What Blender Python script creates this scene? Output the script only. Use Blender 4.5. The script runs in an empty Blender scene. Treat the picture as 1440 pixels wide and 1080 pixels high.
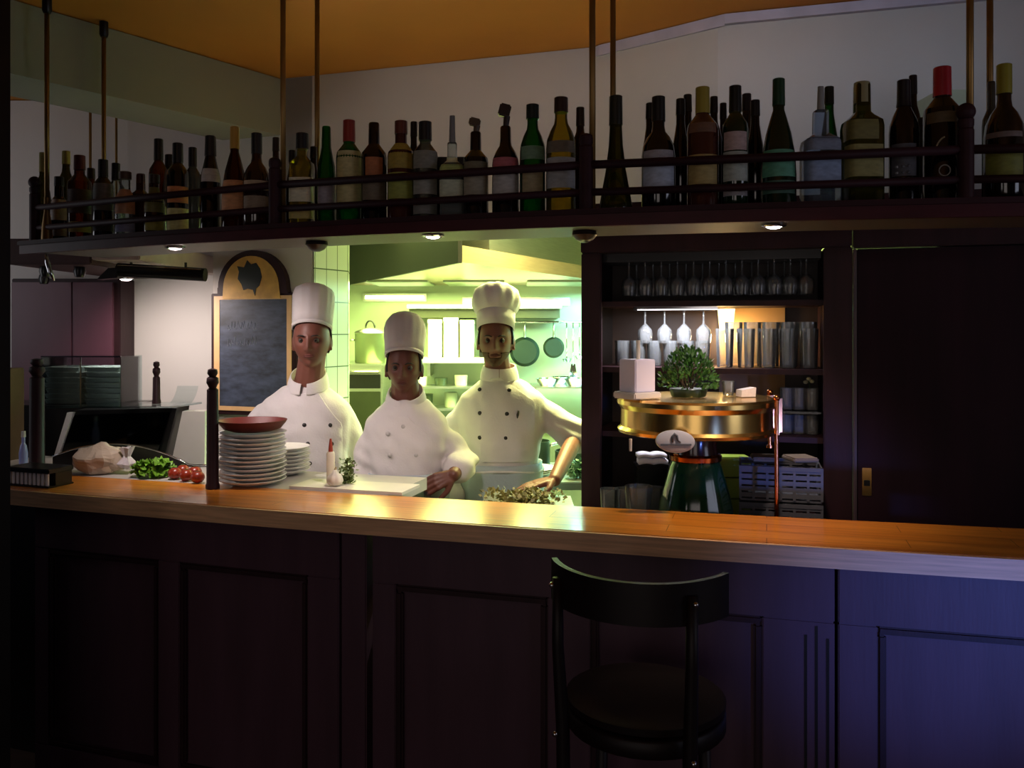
import bpy, bmesh, math, random
import numpy as np
from mathutils import Vector, Matrix, noise
from mathutils.bvhtree import BVHTree
random.seed(7)
C = bpy.context.scene.collection
SC = bpy.context.scene
PI = math.pi

# ------------------------------------------------------------------ camera
F, ZC, HY = 1200.0, 1.66, 462.0            # focal length in px, eye height, horizon row (1440x1080 frame)
cam = bpy.data.cameras.new('camera'); camo = bpy.data.objects.new('camera', cam); C.objects.link(camo)
cam.sensor_width = 36; cam.lens = 36 * F / 1440; cam.shift_y = -(540 - HY) / 1440
cam.clip_start = 0.05
camo.location = (0, 0, ZC); camo.rotation_euler = (PI / 2, 0, 0)
SC.camera = camo
def P(px, py, Y): return Vector(((px - 720) / F * Y, Y, ZC - (py - HY) / F * Y))
def PX(px, Y): return (px - 720) / F * Y
def PZ(py, Y): return ZC - (py - HY) / F * Y

# ------------------------------------------------------------------ world, lights, exposure
SC.view_settings.view_transform = 'Standard'; SC.view_settings.look = 'None'
SC.view_settings.exposure = 0; SC.view_settings.gamma = 1; SC.view_settings.use_curve_mapping = False
w = bpy.data.worlds.new('world'); SC.world = w; w.use_nodes = True
w.node_tree.nodes['Background'].inputs[0].default_value = (0.30, 0.34, 0.55, 1)
w.node_tree.nodes['Background'].inputs[1].default_value = 0.012
def area(name, loc, target, size, power, col, size_y=None, spread=180):
    l = bpy.data.lights.new(name, 'AREA'); l.energy = power; l.color = col; l.size = size
    if size_y: l.shape = 'RECTANGLE'; l.size_y = size_y
    l.spread = math.radians(spread)
    o = bpy.data.objects.new(name, l); C.objects.link(o); o.location = loc
    o.rotation_euler = (Vector(target) - Vector(loc)).to_track_quat('-Z', 'Y').to_euler()
    return o
def spot(name, loc, target, power, col, angle, blend=0.6, radius=0.02):
    l = bpy.data.lights.new(name, 'SPOT'); l.energy = power; l.color = col; l.spot_size = math.radians(angle)
    l.spot_blend = blend; l.shadow_soft_size = radius
    o = bpy.data.objects.new(name, l); C.objects.link(o); o.location = loc
    o.rotation_euler = (Vector(target) - Vector(loc)).to_track_quat('-Z', 'Y').to_euler()
    return o
def point(name, loc, power, col, radius=0.03):
    l = bpy.data.lights.new(name, 'POINT'); l.energy = power; l.color = col; l.shadow_soft_size = radius
    o = bpy.data.objects.new(name, l); C.objects.link(o); o.location = loc; return o
# daylight through the guest room windows (right side wall, wall behind the camera) and the window of the side room at the left; corner light and blue spot are added
area('window_daylight_right', (3.28, 0.2, 1.75), (0.9, 3.2, 1.9), 1.1, 9.0, (0.76, 0.80, 1.0), 1.3)
area('window_daylight_back', (-0.6, -2.4, 1.35), (-0.4, 3.0, 1.35), 1.5, 10.0, (1.0, 0.86, 0.80), 1.9)
area('corner_stripe_light', (-2.9, -2.4, 1.35), (-0.6, 3.0, 1.35), 0.7, 6.0, (1.0, 0.88, 0.84), 1.9)  # added to put bright stripes on the brass drum
spot('blue_patch_spot', (2.2, -2.38, 0.70), (1.08, 2.13, 0.90), 800, (0.13, 0.25, 1.0), 12, 1.0, 0.12)  # added spot that lays the blue patch on the right counter panel
area('side_room_daylight', (-3.6, 3.3, 1.9), (-1.6, 4.62, 2.0), 1.0, 5.0, (0.95, 0.95, 1.0), 1.0)
# added fill lights that brighten the wall behind the bottles, no fixture there
area('wall_fill', (0.05, 2.95, 2.88), (0.30, 3.75, 2.45), 1.9, 1.45, (1.0, 0.88, 0.80), 0.10, 120)
area('wall_fill_right', (1.15, 2.60, 2.88), (1.25, 3.25, 2.45), 1.2, 0.8, (0.55, 0.74, 1.0), 0.10, 120)
# kitchen working lights (tubes are built below; the ceiling and side fills are added, without lamps)
area('kitchen_tube_light', (-0.45, 5.3, 1.92), (-0.45, 5.3, 0), 1.3, 95, (0.84, 1.0, 0.30), 1.0)
area('kitchen_tube_light_right', (0.75, 5.3, 1.92), (0.75, 5.3, 0), 0.7, 80, (0.40, 1.0, 0.80), 1.0)
area('kitchen_ceiling_fill', (0.16, 4.19, 2.44), (0.16, 4.19, 0), 0.8, 125, (1.0, 0.98, 0.36), 0.3)  # added to light the chefs' hats and shoulders from above
area('kitchen_side_fill', (-0.62, 4.7, 2.42), (-0.60, 4.2, 0), 0.4, 14, (0.80, 1.0, 0.28), 0.5)  # added to light the tiled pier

# ------------------------------------------------------------------ materials
def s2l(c):
    if isinstance(c, str): c = [int(c[i:i + 2], 16) / 255 for i in (0, 2, 4)]
    return tuple((x / 12.92 if x <= 0.04045 else ((x + 0.055) / 1.055) ** 2.4) for x in c)
MATS = {}
def mat(name, col, rough=0.5, metal=0.0, var=0.12, scale=8.0, stretch=(1, 1, 1), bump=0.0, bscale=40.0, emit=0, ecol=None, coat=0, spec=0.5, sheen=0):
    if name in MATS: return MATS[name]
    m = bpy.data.materials.new(name); m.use_nodes = True; nt = m.node_tree; n = nt.nodes; L = nt.links
    b = n['Principled BSDF']; c = s2l(col)
    tc = n.new('ShaderNodeTexCoord'); mp = n.new('ShaderNodeMapping'); mp.inputs['Scale'].default_value = stretch
    L.new(tc.outputs['Object'], mp.inputs[0])
    nz = n.new('ShaderNodeTexNoise'); nz.inputs['Scale'].default_value = scale; nz.inputs['Detail'].default_value = 4
    L.new(mp.outputs[0], nz.inputs['Vector'])
    rp = n.new('ShaderNodeValToRGB')
    rp.color_ramp.elements[0].position = 0.3; rp.color_ramp.elements[1].position = 0.7
    rp.color_ramp.elements[0].color = (*[max(0, x * (1 - var)) for x in c], 1)
    rp.color_ramp.elements[1].color = (*[min(1, x * (1 + var)) for x in c], 1)
    L.new(nz.outputs['Fac'], rp.inputs[0]); L.new(rp.outputs[0], b.inputs['Base Color'])
    b.inputs['Roughness'].default_value = rough; b.inputs['Metallic'].default_value = metal
    b.inputs['Specular IOR Level'].default_value = spec
    if coat: b.inputs['Coat Weight'].default_value = coat; b.inputs['Coat Roughness'].default_value = 0.08
    if sheen: b.inputs['Sheen Weight'].default_value = sheen
    if bump:
        n2 = n.new('ShaderNodeTexNoise'); n2.inputs['Scale'].default_value = bscale; n2.inputs['Detail'].default_value = 5
        L.new(mp.outputs[0], n2.inputs['Vector'])
        bp = n.new('ShaderNodeBump'); bp.inputs['Strength'].default_value = bump; bp.inputs['Distance'].default_value = 0.01
        L.new(n2.outputs['Fac'], bp.inputs['Height']); L.new(bp.outputs[0], b.inputs['Normal'])
    if emit:
        b.inputs['Emission Color'].default_value = (*(ecol or c), 1); b.inputs['Emission Strength'].default_value = emit
    MATS[name] = m; return m
def tglass(name, col, rough=0.04, ior=1.5, dense=0.0):
    """thin glass: tinted see-through walls with a mirror-like surface"""
    if name in MATS: return MATS[name]
    m = bpy.data.materials.new(name); m.use_nodes = True; nt = m.node_tree; n = nt.nodes; L = nt.links
    n.remove(n['Principled BSDF']); out = n['Material Output']
    tr = n.new('ShaderNodeBsdfTransparent'); tr.inputs[0].default_value = (*s2l(col), 1)
    gl = n.new('ShaderNodeBsdfGlossy'); gl.inputs['Roughness'].default_value = rough
    df = n.new('ShaderNodeBsdfDiffuse'); df.inputs[0].default_value = (*s2l(col), 1)
    fr = n.new('ShaderNodeFresnel'); fr.inputs[0].default_value = ior
    nz = n.new('ShaderNodeTexNoise'); nz.inputs['Scale'].default_value = 20
    bp = n.new('ShaderNodeBump'); bp.inputs['Strength'].default_value = 0.04; L.new(nz.outputs['Fac'], bp.inputs['Height'])
    L.new(bp.outputs[0], gl.inputs['Normal'])
    m1 = n.new('ShaderNodeMixShader'); m1.inputs[0].default_value = dense
    L.new(tr.outputs[0], m1.inputs[1]); L.new(df.outputs[0], m1.inputs[2])
    m2 = n.new('ShaderNodeMixShader'); L.new(fr.outputs[0], m2.inputs[0])
    L.new(m1.outputs[0], m2.inputs[1]); L.new(gl.outputs[0], m2.inputs[2]); L.new(m2.outputs[0], out.inputs[0])
    MATS[name] = m; return m
def tilemat(name, col, grout, sx, sy, rough=0.25):
    if name in MATS: return MATS[name]
    m = bpy.data.materials.new(name); m.use_nodes = True; nt = m.node_tree; n = nt.nodes; L = nt.links
    b = n['Principled BSDF']; tc = n.new('ShaderNodeTexCoord')
    sp = n.new('ShaderNodeSeparateXYZ'); L.new(tc.outputs['Object'], sp.inputs[0])
    ad = n.new('ShaderNodeMath'); ad.operation = 'ADD'; L.new(sp.outputs[0], ad.inputs[0]); L.new(sp.outputs[1], ad.inputs[1])
    cb = n.new('ShaderNodeCombineXYZ'); L.new(ad.outputs[0], cb.inputs[0]); L.new(sp.outputs[2], cb.inputs[1])
    br = n.new('ShaderNodeTexBrick'); br.offset = 0; br.inputs['Color1'].default_value = (*s2l(col), 1)
    br.inputs['Color2'].default_value = (*[x * 0.93 for x in s2l(col)], 1); br.inputs['Mortar'].default_value = (*s2l(grout), 1)
    br.inputs['Scale'].default_value = 1; br.inputs['Brick Width'].default_value = sx; br.inputs['Row Height'].default_value = sy
    br.inputs['Mortar Size'].default_value = 0.003; L.new(cb.outputs[0], br.inputs['Vector'])
    L.new(br.outputs['Color'], b.inputs['Base Color']); b.inputs['Roughness'].default_value = rough
    MATS[name] = m; return m
def plankmat(name, c1, c2, dark, rough, width=0.085, coat=0.0):
    """laminated strips of wood running along x"""
    if name in MATS: return MATS[name]
    m = bpy.data.materials.new(name); m.use_nodes = True; nt = m.node_tree; n = nt.nodes; L = nt.links
    b = n['Principled BSDF']; tc = n.new('ShaderNodeTexCoord')
    br = n.new('ShaderNodeTexBrick'); br.offset = 0.43; br.inputs['Scale'].default_value = 1
    br.inputs['Brick Width'].default_value = 0.62; br.inputs['Row Height'].default_value = width; br.inputs['Mortar Size'].default_value = 0.0012
    br.inputs['Color1'].default_value = (*s2l(c1), 1); br.inputs['Color2'].default_value = (*s2l(c2), 1); br.inputs['Mortar'].default_value = (*s2l(dark), 1)
    mp0 = n.new('ShaderNodeMapping'); mp0.inputs['Rotation'].default_value = (0, 0, 0.29); L.new(tc.outputs['Object'], mp0.inputs[0])
    L.new(mp0.outputs[0], br.inputs['Vector'])
    mp = n.new('ShaderNodeMapping'); mp.inputs['Scale'].default_value = (3, 45, 45); L.new(mp0.outputs[0], mp.inputs[0])
    nz = n.new('ShaderNodeTexNoise'); nz.inputs['Scale'].default_value = 1.0; nz.inputs['Detail'].default_value = 6; L.new(mp.outputs[0], nz.inputs['Vector'])
    mx = n.new('ShaderNodeMixRGB'); mx.blend_type = 'MULTIPLY'; L.new(br.outputs['Color'], mx.inputs[1])
    rp = n.new('ShaderNodeValToRGB'); rp.color_ramp.elements[0].position = 0.3; rp.color_ramp.elements[0].color = (0.62, 0.55, 0.5, 1)
    rp.color_ramp.elements[1].position = 0.62; rp.color_ramp.elements[1].color = (1, 1, 1, 1)
    L.new(nz.outputs['Fac'], rp.inputs[0]); L.new(rp.outputs[0], mx.inputs[2]); mx.inputs[0].default_value = 0.8
    L.new(mx.outputs[0], b.inputs['Base Color']); b.inputs['Roughness'].default_value = rough
    if coat: b.inputs['Coat Weight'].default_value = coat; b.inputs['Coat Roughness'].default_value = 0.12
    MATS[name] = m; return m

M_wall = mat('white_plaster', 'b9b4b0', 0.85, var=0.04, scale=3, bump=0.05, bscale=60)
M_ceil = mat('ochre_ceiling_paint', 'b9762c', 0.9, var=0.06, scale=2)
M_beam = mat('grey_beam_paint', '8c8880', 0.9, var=0.05, scale=2)
M_dark = mat('dark_stained_wood', '2c171c', 0.5, spec=0.25, var=0.25, scale=4, stretch=(6, 6, 0.7), bump=0.05, bscale=20)
M_front = mat('aubergine_painted_panel', '4c3540', 0.45, spec=0.3, var=0.12, scale=3, stretch=(5, 5, 0.6), bump=0.04, bscale=25)
M_rail = mat('dark_mahogany', '30161c', 0.6, spec=0.2, var=0.25, scale=4, stretch=(1, 8, 8))
M_black = mat('black_lacquer', '0c0a0c', 0.3, var=0.2)
M_door = mat('dark_red_brown_door', '25121a', 0.6, spec=0.15, var=0.3, scale=2, stretch=(5, 5, 0.5))
M_top = plankmat('orange_lacquered_wood', 'dc8c30', 'cc7c24', '7a4416', 0.30, coat=0.35)
M_edge = mat('pale_edge_wood', 'd2a67e', 0.5, var=0.20, scale=2.2, stretch=(1.2, 8, 50))
M_brass = mat('polished_brass', 'f0c878', 0.22, 1.0, var=0.06)
M_rod = mat('aged_brass_rod', '8a6a3a', 0.4, 0.7, var=0.1)
M_copper = mat('polished_copper', 'b86a3c', 0.16, 1.0, var=0.08)
M_chrome = mat('chrome', 'c8c8cc', 0.1, 1.0, var=0.03)
M_steel = mat('brushed_steel', 'b4b6b0', 0.32, 1.0, var=0.08, stretch=(1, 1, 20))
M_white = mat('white_china', 'dcd9d6', 0.22, var=0.03)
M_cloth = mat('white_cotton', 'd6d0d0', 0.85, var=0.04, bump=0.12, bscale=120, sheen=0.1)
M_apron = mat('pale_blue_grey_cotton', 'a9b3bd', 0.85, var=0.06, bump=0.12, bscale=90)
M_glass = tglass('clear_glass', 'eef2f4', 0.08, 1.5, 0.09)
M_pane = tglass('pane_glass', 'e2ecec', 0.05)
M_skin = mat('skin', '744538', 0.5, var=0.06, scale=12)
M_skin2 = mat('tanned_skin', '663a2e', 0.5, var=0.06, scale=12)
M_hair = mat('dark_hair', '1c1310', 0.6, var=0.3, scale=60)
M_lip = mat('lips', '5e302a', 0.75)
M_eye = mat('shaded_eye_white', '3c332f', 0.4)  # darkened: shade of the eye sockets is put into the colour
M_iris = mat('dark_iris', '1a100c', 0.2)
M_bulb = mat('lit_bulb', 'fff0e0', 0.5, emit=14, ecol=(1.0, 0.86, 0.86))
M_tube = mat('lit_tube', 'f4ffd0', 0.5, emit=9, ecol=(0.85, 1.0, 0.45))
M_button = mat('black_button', '1a1716', 0.4)

# ------------------------------------------------------------------ mesh helpers
class MB:
    def __init__(s): s.bm = bmesh.new()
    def box(s, c, size, rz=0, rx=0, ry=0, bev=0.0):
        m = Matrix.Translation(Vector(c)) @ Matrix.Rotation(rz, 4, 'Z') @ Matrix.Rotation(ry, 4, 'Y') @ Matrix.Rotation(rx, 4, 'X') @ Matrix.Diagonal((*size, 1))
        r = bmesh.ops.create_cube(s.bm, size=1, matrix=m)
        if bev:
            es = list({e for v in r['verts'] for e in v.link_edges})
            bmesh.ops.bevel(s.bm, geom=es, offset=bev, segments=2, affect='EDGES')
        return s
    def b2(s, x0, x1, y0, y1, z0, z1, bev=0.0):
        return s.box(((x0 + x1) / 2, (y0 + y1) / 2, (z0 + z1) / 2), (abs(x1 - x0), abs(y1 - y0), abs(z1 - z0)), bev=bev)
    def ring(s, pts): return [s.bm.verts.new(p) for p in pts]
    def skin(s, rings, cap0=True, cap1=True, closed=True):
        vr = [s.ring(r) for r in rings]; n = len(vr[0])
        for a, b in zip(vr, vr[1:]):
            for i in range(n if closed else n - 1):
                j = (i + 1) % n
                try: s.bm.faces.new((a[i], a[j], b[j], b[i]))
                except ValueError: pass
        if cap0: s.bm.faces.new(list(reversed(vr[0])))
        if cap1: s.bm.faces.new(vr[-1])
        return s
    def lathe(s, prof, c=(0, 0, 0), n=28, sx=1, sy=1, flute=None, cap0=True, cap1=True, power=2.0, rot=0):
        rings = []
        for r, z in prof:
            pts = []
            for i in range(n):
                a = 2 * PI * i / n + rot
                ca, sa = math.cos(a), math.sin(a)
                k = 1.0
                if power != 2: k = (abs(ca) ** power + abs(sa) ** power) ** (-1 / power)
                if flute: k *= flute(a, z)
                r_ = max(r, 1e-4) * k
                pts.append((c[0] + r_ * ca * sx, c[1] + r_ * sa * sy, c[2] + z))
            rings.append(pts)
        return s.skin(rings, cap0, cap1)
    def cyl(s, a, b, r0, r1=None, n=14):
        a, b = Vector(a), Vector(b); r1 = r0 if r1 is None else r1
        q = (b - a).to_track_quat('Z', 'Y')
        f = lambda p, r: [p + q @ Vector((r * math.cos(2 * PI * i / n), r * math.sin(2 * PI * i / n), 0)) for i in range(n)]
        return s.skin([f(a, r0), f(b, r1)])
    def tube(s, pts, r, n=10):
        pts = [Vector(p) for p in pts]; rs = r if isinstance(r, (list, tuple)) else [r] * len(pts)
        rings = []; up = Vector((0, 0, 1)); prev = None
        for i, p in enumerate(pts):
            d = (pts[min(i + 1, len(pts) - 1)] - pts[max(i - 1, 0)]).normalized()
            if prev is None:
                x = d.cross(up); x = x if x.length > 1e-3 else d.cross(Vector((1, 0, 0)))
            else: x = prev - d * prev.dot(d)
            x.normalize(); prev = x; y = d.cross(x)
            rings.append([p + (x * math.cos(2 * PI * k / n) + y * math.sin(2 * PI * k / n)) * rs[i] for k in range(n)])
        return s.skin(rings)
    def ball(s, c, r, n=16, sc=(1, 1, 1), rot=None):
        m = Matrix.Translation(Vector(c)) @ (rot.to_4x4() if rot else Matrix.Identity(4)) @ Matrix.Diagonal((r * sc[0], r * sc[1], r * sc[2], 1))
        bmesh.ops.create_uvsphere(s.bm, u_segments=n, v_segments=max(6, n // 2 + 2), radius=1, matrix=m); return s
    def prism(s, poly, z0, z1):
        a = [s.bm.verts.new((p[0], p[1], z0)) for p in poly]; b = [s.bm.verts.new((p[0], p[1], z1)) for p in poly]; n = len(a)
        s.bm.faces.new(list(reversed(a))); s.bm.faces.new(b)
        for i in range(n): s.bm.faces.new((a[i], a[(i + 1) % n], b[(i + 1) % n], b[i]))
        return s
    def prismy(s, poly, y0, y1):
        """polygon in x,z extruded along y"""
        a = [s.bm.verts.new((p[0], y0, p[1])) for p in poly]; b = [s.bm.verts.new((p[0], y1, p[1])) for p in poly]; n = len(a)
        s.bm.faces.new(a); s.bm.faces.new(list(reversed(b)))
        for i in range(n): s.bm.faces.new((a[(i + 1) % n], a[i], b[i], b[(i + 1) % n]))
        return s
    def limb(s, pts, rs):
        pts = [Vector(p) for p in pts]
        for i, p in enumerate(pts): s.ball(p, rs[i], 14)
        for i in range(len(pts) - 1): s.cyl(pts[i], pts[i + 1], rs[i], rs[i + 1], 14)
        return s
    def mesh(s, name):
        bmesh.ops.recalc_face_normals(s.bm, faces=s.bm.faces)
        me = bpy.data.meshes.new(name); s.bm.to_mesh(me); s.bm.free(); return me
    def build(s, name, m, parent=None, smooth=None, world=True, loc=None):
        """verts are world coordinates unless world=False (then local to the parent)"""
        me = s.mesh(name)
        return link(name, me, m, parent, smooth, world, loc)
def rootloc(o):
    v = Vector((0, 0, 0))
    while o: v = v + o.location; o = o.parent
    return v
def link(name, me, m, parent=None, smooth=None, world=True, loc=None):
    o = bpy.data.objects.new(name, me); C.objects.link(o)
    if m: me.materials.append(m)
    if parent is not None:
        o.parent = parent
        if world: me.transform(Matrix.Translation(-rootloc(parent)))
    elif world:
        # set the origin of a stand-alone mesh at its base
        if len(me.vertices):
            xs = np.empty(len(me.vertices) * 3); me.vertices.foreach_get('co', xs); xs = xs.reshape(-1, 3)
            c = Vector(((xs[:, 0].min() + xs[:, 0].max()) / 2, (xs[:, 1].min() + xs[:, 1].max()) / 2, xs[:, 2].min()))
            me.transform(Matrix.Translation(-c)); o.location = c
    if loc is not None: o.location = loc
    if smooth is not None:
        for p in me.polygons: p.use_smooth = True
        if smooth < 3.1:
            try: me.set_sharp_from_angle(angle=smooth)
            except Exception: pass
    return o
SM = 0.7
def tag(o, label, cat, group=None, kind=None):
    o['label'] = label; o['category'] = cat
    if group: o['group'] = group
    if kind: o['kind'] = kind
    return o
def thing(name, label, cat, loc=(0, 0, 0), group=None):
    o = bpy.data.objects.new(name, None); C.objects.link(o); o.location = loc; o.empty_display_size = 0.05
    return tag(o, label, cat, group)
def struct(mb, name, m, smooth=None):
    o = mb.build(name, m, None, smooth, world=False); o['kind'] = 'structure'; o['label'] = STRUCT.get(name, name.replace('_', ' ')); return o
STRUCT = {}
def dup(root, loc, label=None, rz=None):
    r = root.copy(); C.objects.link(r); r.location = loc
    if rz is not None: r.rotation_euler = (0, 0, rz)
    if label: r['label'] = label
    for ch in list(root.children):
        c = ch.copy(); C.objects.link(c); c.parent = r
        for g in list(ch.children):
            d = g.copy(); C.objects.link(d); d.parent = c
    return r
ORD = ['first', 'second', 'third', 'fourth', 'fifth', 'sixth', 'seventh', 'eighth', 'ninth', 'tenth', 'eleventh', 'twelfth', 'thirteenth', 'fourteenth', 'fifteenth', 'sixteenth', 'seventeenth', 'eighteenth', 'nineteenth', 'twentieth']

# ------------------------------------------------------------------ plan curves
ZT = 1.10        # counter top
cf = [(28, 689), (180, 701), (360, 718), (560, 731), (720, 740.5), (830, 746.5), (1080, 764.5), (1260, 777), (1440, 786.5)]
pts = [P(x, y, (ZC - ZT) * F / (y - HY)) for x, y in cf]
KF = np.polyfit([p.x for p in pts], [p.y for p in pts], 2)
cb_ = [(100, 669), (180, 674), (290, 680), (570, 698), (720, 706.5), (820, 713), (1080, 726.5), (1200, 732), (1440, 743)]
pts = [P(x, y, (ZC - ZT) * F / (y - HY)) for x, y in cb_]
KB = np.polyfit([p.x for p in pts], [p.y for p in pts], 2)
ZS = 1.985       # bottle shelf top
pts = [Vector((PX(x, Y), Y, 0)) for x, Y in ((28, 3.19), (200, 2.92), (380, 2.70), (600, 2.47), (822, 2.31), (1160, 2.215), (1440, 2.12))]
KS = np.polyfit([p.x for p in pts], [p.y for p in pts], 2)
def ev(k, x): return float(np.polyval(k, x))
def nrm(k, x):
    d = 2 * k[0] * x + k[1]; v = Vector((-d, 1, 0)); return v.normalized()     # pointing away from the guests
def off(k, x, d):
    v = Vector((x, ev(k, x), 0)) + nrm(k, x) * d; return v
def xat(k, px):
    """x on curve k that is seen at column px"""
    x = PX(px, 2.5)
    for _ in range(30): x = PX(px, ev(k, x))
    return x

# ------------------------------------------------------------------ room shell
ZR = 2.90
STRUCT.update(floor='dark wooden bar floor', ceiling='ochre painted ceiling', wall_front='white wall above the kitchen hatch')
fl = MB().b2(-4, 3.4, -2.6, 6.6, -0.05, 0)
struct(fl, 'floor', mat('floor_boards', '3a241a', 0.5, var=0.3, scale=2, stretch=(1, 12, 1)))
struct(MB().b2(-4, 3.4, -2.6, 6.6, ZR, ZR + 0.06), 'ceiling', M_ceil)
W1a, W1b, W2b = (-1.142, 4.232), (0.359, 3.754), (0.816, 3.384)
W3t = lambda x: 3.612 - 0.284 * x
W3 = lambda x: 3.32 - 0.284 * x
sl = (W1b[1] - W1a[1]) / (W1b[0] - W1a[0])
W0 = (-1.525, W1a[1] + sl * (-1.525 - W1a[0]))
def wallseg(mb, a, b, z0, z1, t=0.1):
    a, b = Vector((*a, 0)), Vector((*b, 0)); n = Vector((-(b - a).y, (b - a).x, 0)).normalized() * t
    mb.prism([a, b, b + n, a + n], z0, z1)
wl = MB(); wallseg(wl, W1a, W1b, 2.13, ZR - 0.002); wallseg(wl, W1b, W2b, 2.13, ZR - 0.002); wallseg(wl, W2b, (3.2, W3t(3.2)), 2.13, ZR - 0.002)
struct(wl, 'wall_front', M_wall)
cv = MB()                                                        # pale strip where the right wall meets the ceiling
a, b, c = Vector((*W1b, 0)), Vector((*W2b, 0)), Vector((3.2, W3t(3.2), 0))
nn = Vector((0.02, -0.03, 0))
cv.prism([a + nn, b + nn, b, a], ZR - 0.048, ZR - 0.003); cv.prism([b + nn, c + nn, c, b], ZR - 0.041, ZR - 0.003)
struct(cv, 'trim_1', mat('lavender_trim', 'b4aebf', 0.7))
ws = MB(); wallseg(ws, W0, (-0.98, W1a[1] + sl * (0.162)), 0, 2.617); struct(ws, 'wall_chalkboard', M_wall)
ws = MB(); wallseg(ws, W1a, (-0.98, W1a[1] + sl * (0.162)), 2.617, ZR - 0.004); struct(ws, 'wall_lintel', M_wall)
# big dropped beam at the left, running towards the guests
bd = (Vector((-1.871, 3.22, 0)) - Vector((-1.142, 4.232, 0)))
A = Vector((-1.142, 4.227, 0)); B = A + bd * 3.2; nb = Vector((bd.y, -bd.x, 0)).normalized() * 0.33
if nb.x > 0: nb = -nb
bm_ = MB(); bm_.prism([A, B, B + nb, A + nb], 2.617, ZR - 0.005); struct(bm_, 'wall_beam', M_beam)
struct(MB().b2(-4, -1.25, 4.62, 4.72, 0, ZR - 0.006), 'wall_left', mat('warm_white_plaster', 'cbc8c6', 0.85, var=0.03, scale=2))
# guest room walls behind and to the right of the camera, each with a window opening
wr = MB()
wr.b2(3.3, 3.4, -2.6, -0.45, 0, ZR); wr.b2(3.3, 3.4, 0.85, 3.1, 0, ZR); wr.b2(3.3, 3.4, -0.45, 0.85, 0, 1.05); wr.b2(3.3, 3.4, -0.45, 0.85, 2.45, ZR)
struct(wr, 'wall_right', M_wall)
wb = MB()
wb.b2(-4, -3.3, -2.6, -2.5, 0, ZR); wb.b2(-2.5, -1.45, -2.6, -2.5, 0, ZR); wb.b2(-3.3, -2.5, -2.6, -2.5, 0, 0.35); wb.b2(-3.3, -2.5, -2.6, -2.5, 2.4, ZR); wb.b2(0.25, 1.8, -2.6, -2.5, 0, ZR); wb.b2(2.6, 3.3, -2.6, -2.5, 0, ZR)
wb.b2(-1.45, 0.25, -2.6, -2.5, 0, 0.35); wb.b2(-1.45, 0.25, -2.6, -2.5, 2.4, ZR); wb.b2(1.8, 2.6, -2.6, -2.5, 0, 0.3); wb.b2(1.8, 2.6, -2.6, -2.5, 1.5, ZR)
struct(wb, 'wall_back', M_wall)
def winframe(name, mbf):
    o = mbf.build(name, M_dark, None, world=False); o['kind'] = 'structure'; o['label'] = 'dark framed window of the guest room'
f = MB()
for y in (-0.45, 0.2, 0.85): f.b2(3.32, 3.38, y - 0.03, y + 0.03, 1.05, 2.45)
for z in (1.08, 2.42): f.b2(3.32, 3.38, -0.45, 0.85, z - 0.03, z + 0.03)
winframe('window_1', f)
f = MB()
for x in (-1.42, -0.6, 0.22): f.b2(x - 0.03, x + 0.03, -2.58, -2.52, 0.35, 2.4)
for z in (0.38, 2.37): f.b2(-1.45, 0.25, -2.58, -2.52, z - 0.03, z + 0.03)
winframe('window_2', f)
# kitchen shell
struct(MB().b2(-1.75, 1.6, 6.2, 6.3, 0, 2.5), 'wall_kitchen_back', mat('hazy_steel_wall', 'a8b49c', 0.35, 0.25, var=0.14, scale=2.2, bump=0.05, bscale=6))
struct(MB().b2(-1.85, -1.75, 4.73, 6.3, 0, 2.5).prism([(-1.52, 4.46), (-1.45, 4.44), (-1.25, 4.73), (-1.32, 4.73)], 0, 2.5), 'wall_kitchen_left', tilemat('kitchen_tile', 'd8dccb', '7c8468', 0.2, 0.2))
struct(MB().b2(1.5, 1.6, 3.0, 6.3, 0, 2.5), 'wall_kitchen_right', MATS['hazy_steel_wall'])
kc = MB().prism([(-1.75, 4.72), (-1.05, 4.33), (0.36, 3.88), (0.80, 3.52), (1.5, 3.30), (1.5, 6.2), (-1.75, 6.2)], 2.46, 2.5); struct(kc, 'ceiling_kitchen', mat('cream_kitchen_ceiling', 'e6dfc6', 0.7, var=0.03))
# tiled pier at the left of the hatch
tp = MB(); a = Vector((PX(442, 4.178), 4.178, 0)); b = Vector((PX(490, 4.42), 4.42, 0)); c = Vector((-0.88, 4.62, 0)); d = Vector((-1.10, 4.40, 0))
tp.prism([a, b, c, d], 0, 2.46); struct(tp, 'wall_tiled_pier', tilemat('pier_tile', 'd4d8c4', '59624a', 0.115, 0.163))

# dark pillar at the very left of the view
pl = MB(); pl.box((-1.62, 2.32, 1.4), (0.42, 0.5, 2.79), rz=math.radians(33)); 
o = struct(pl, 'wall_pillar', M_black)

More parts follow.
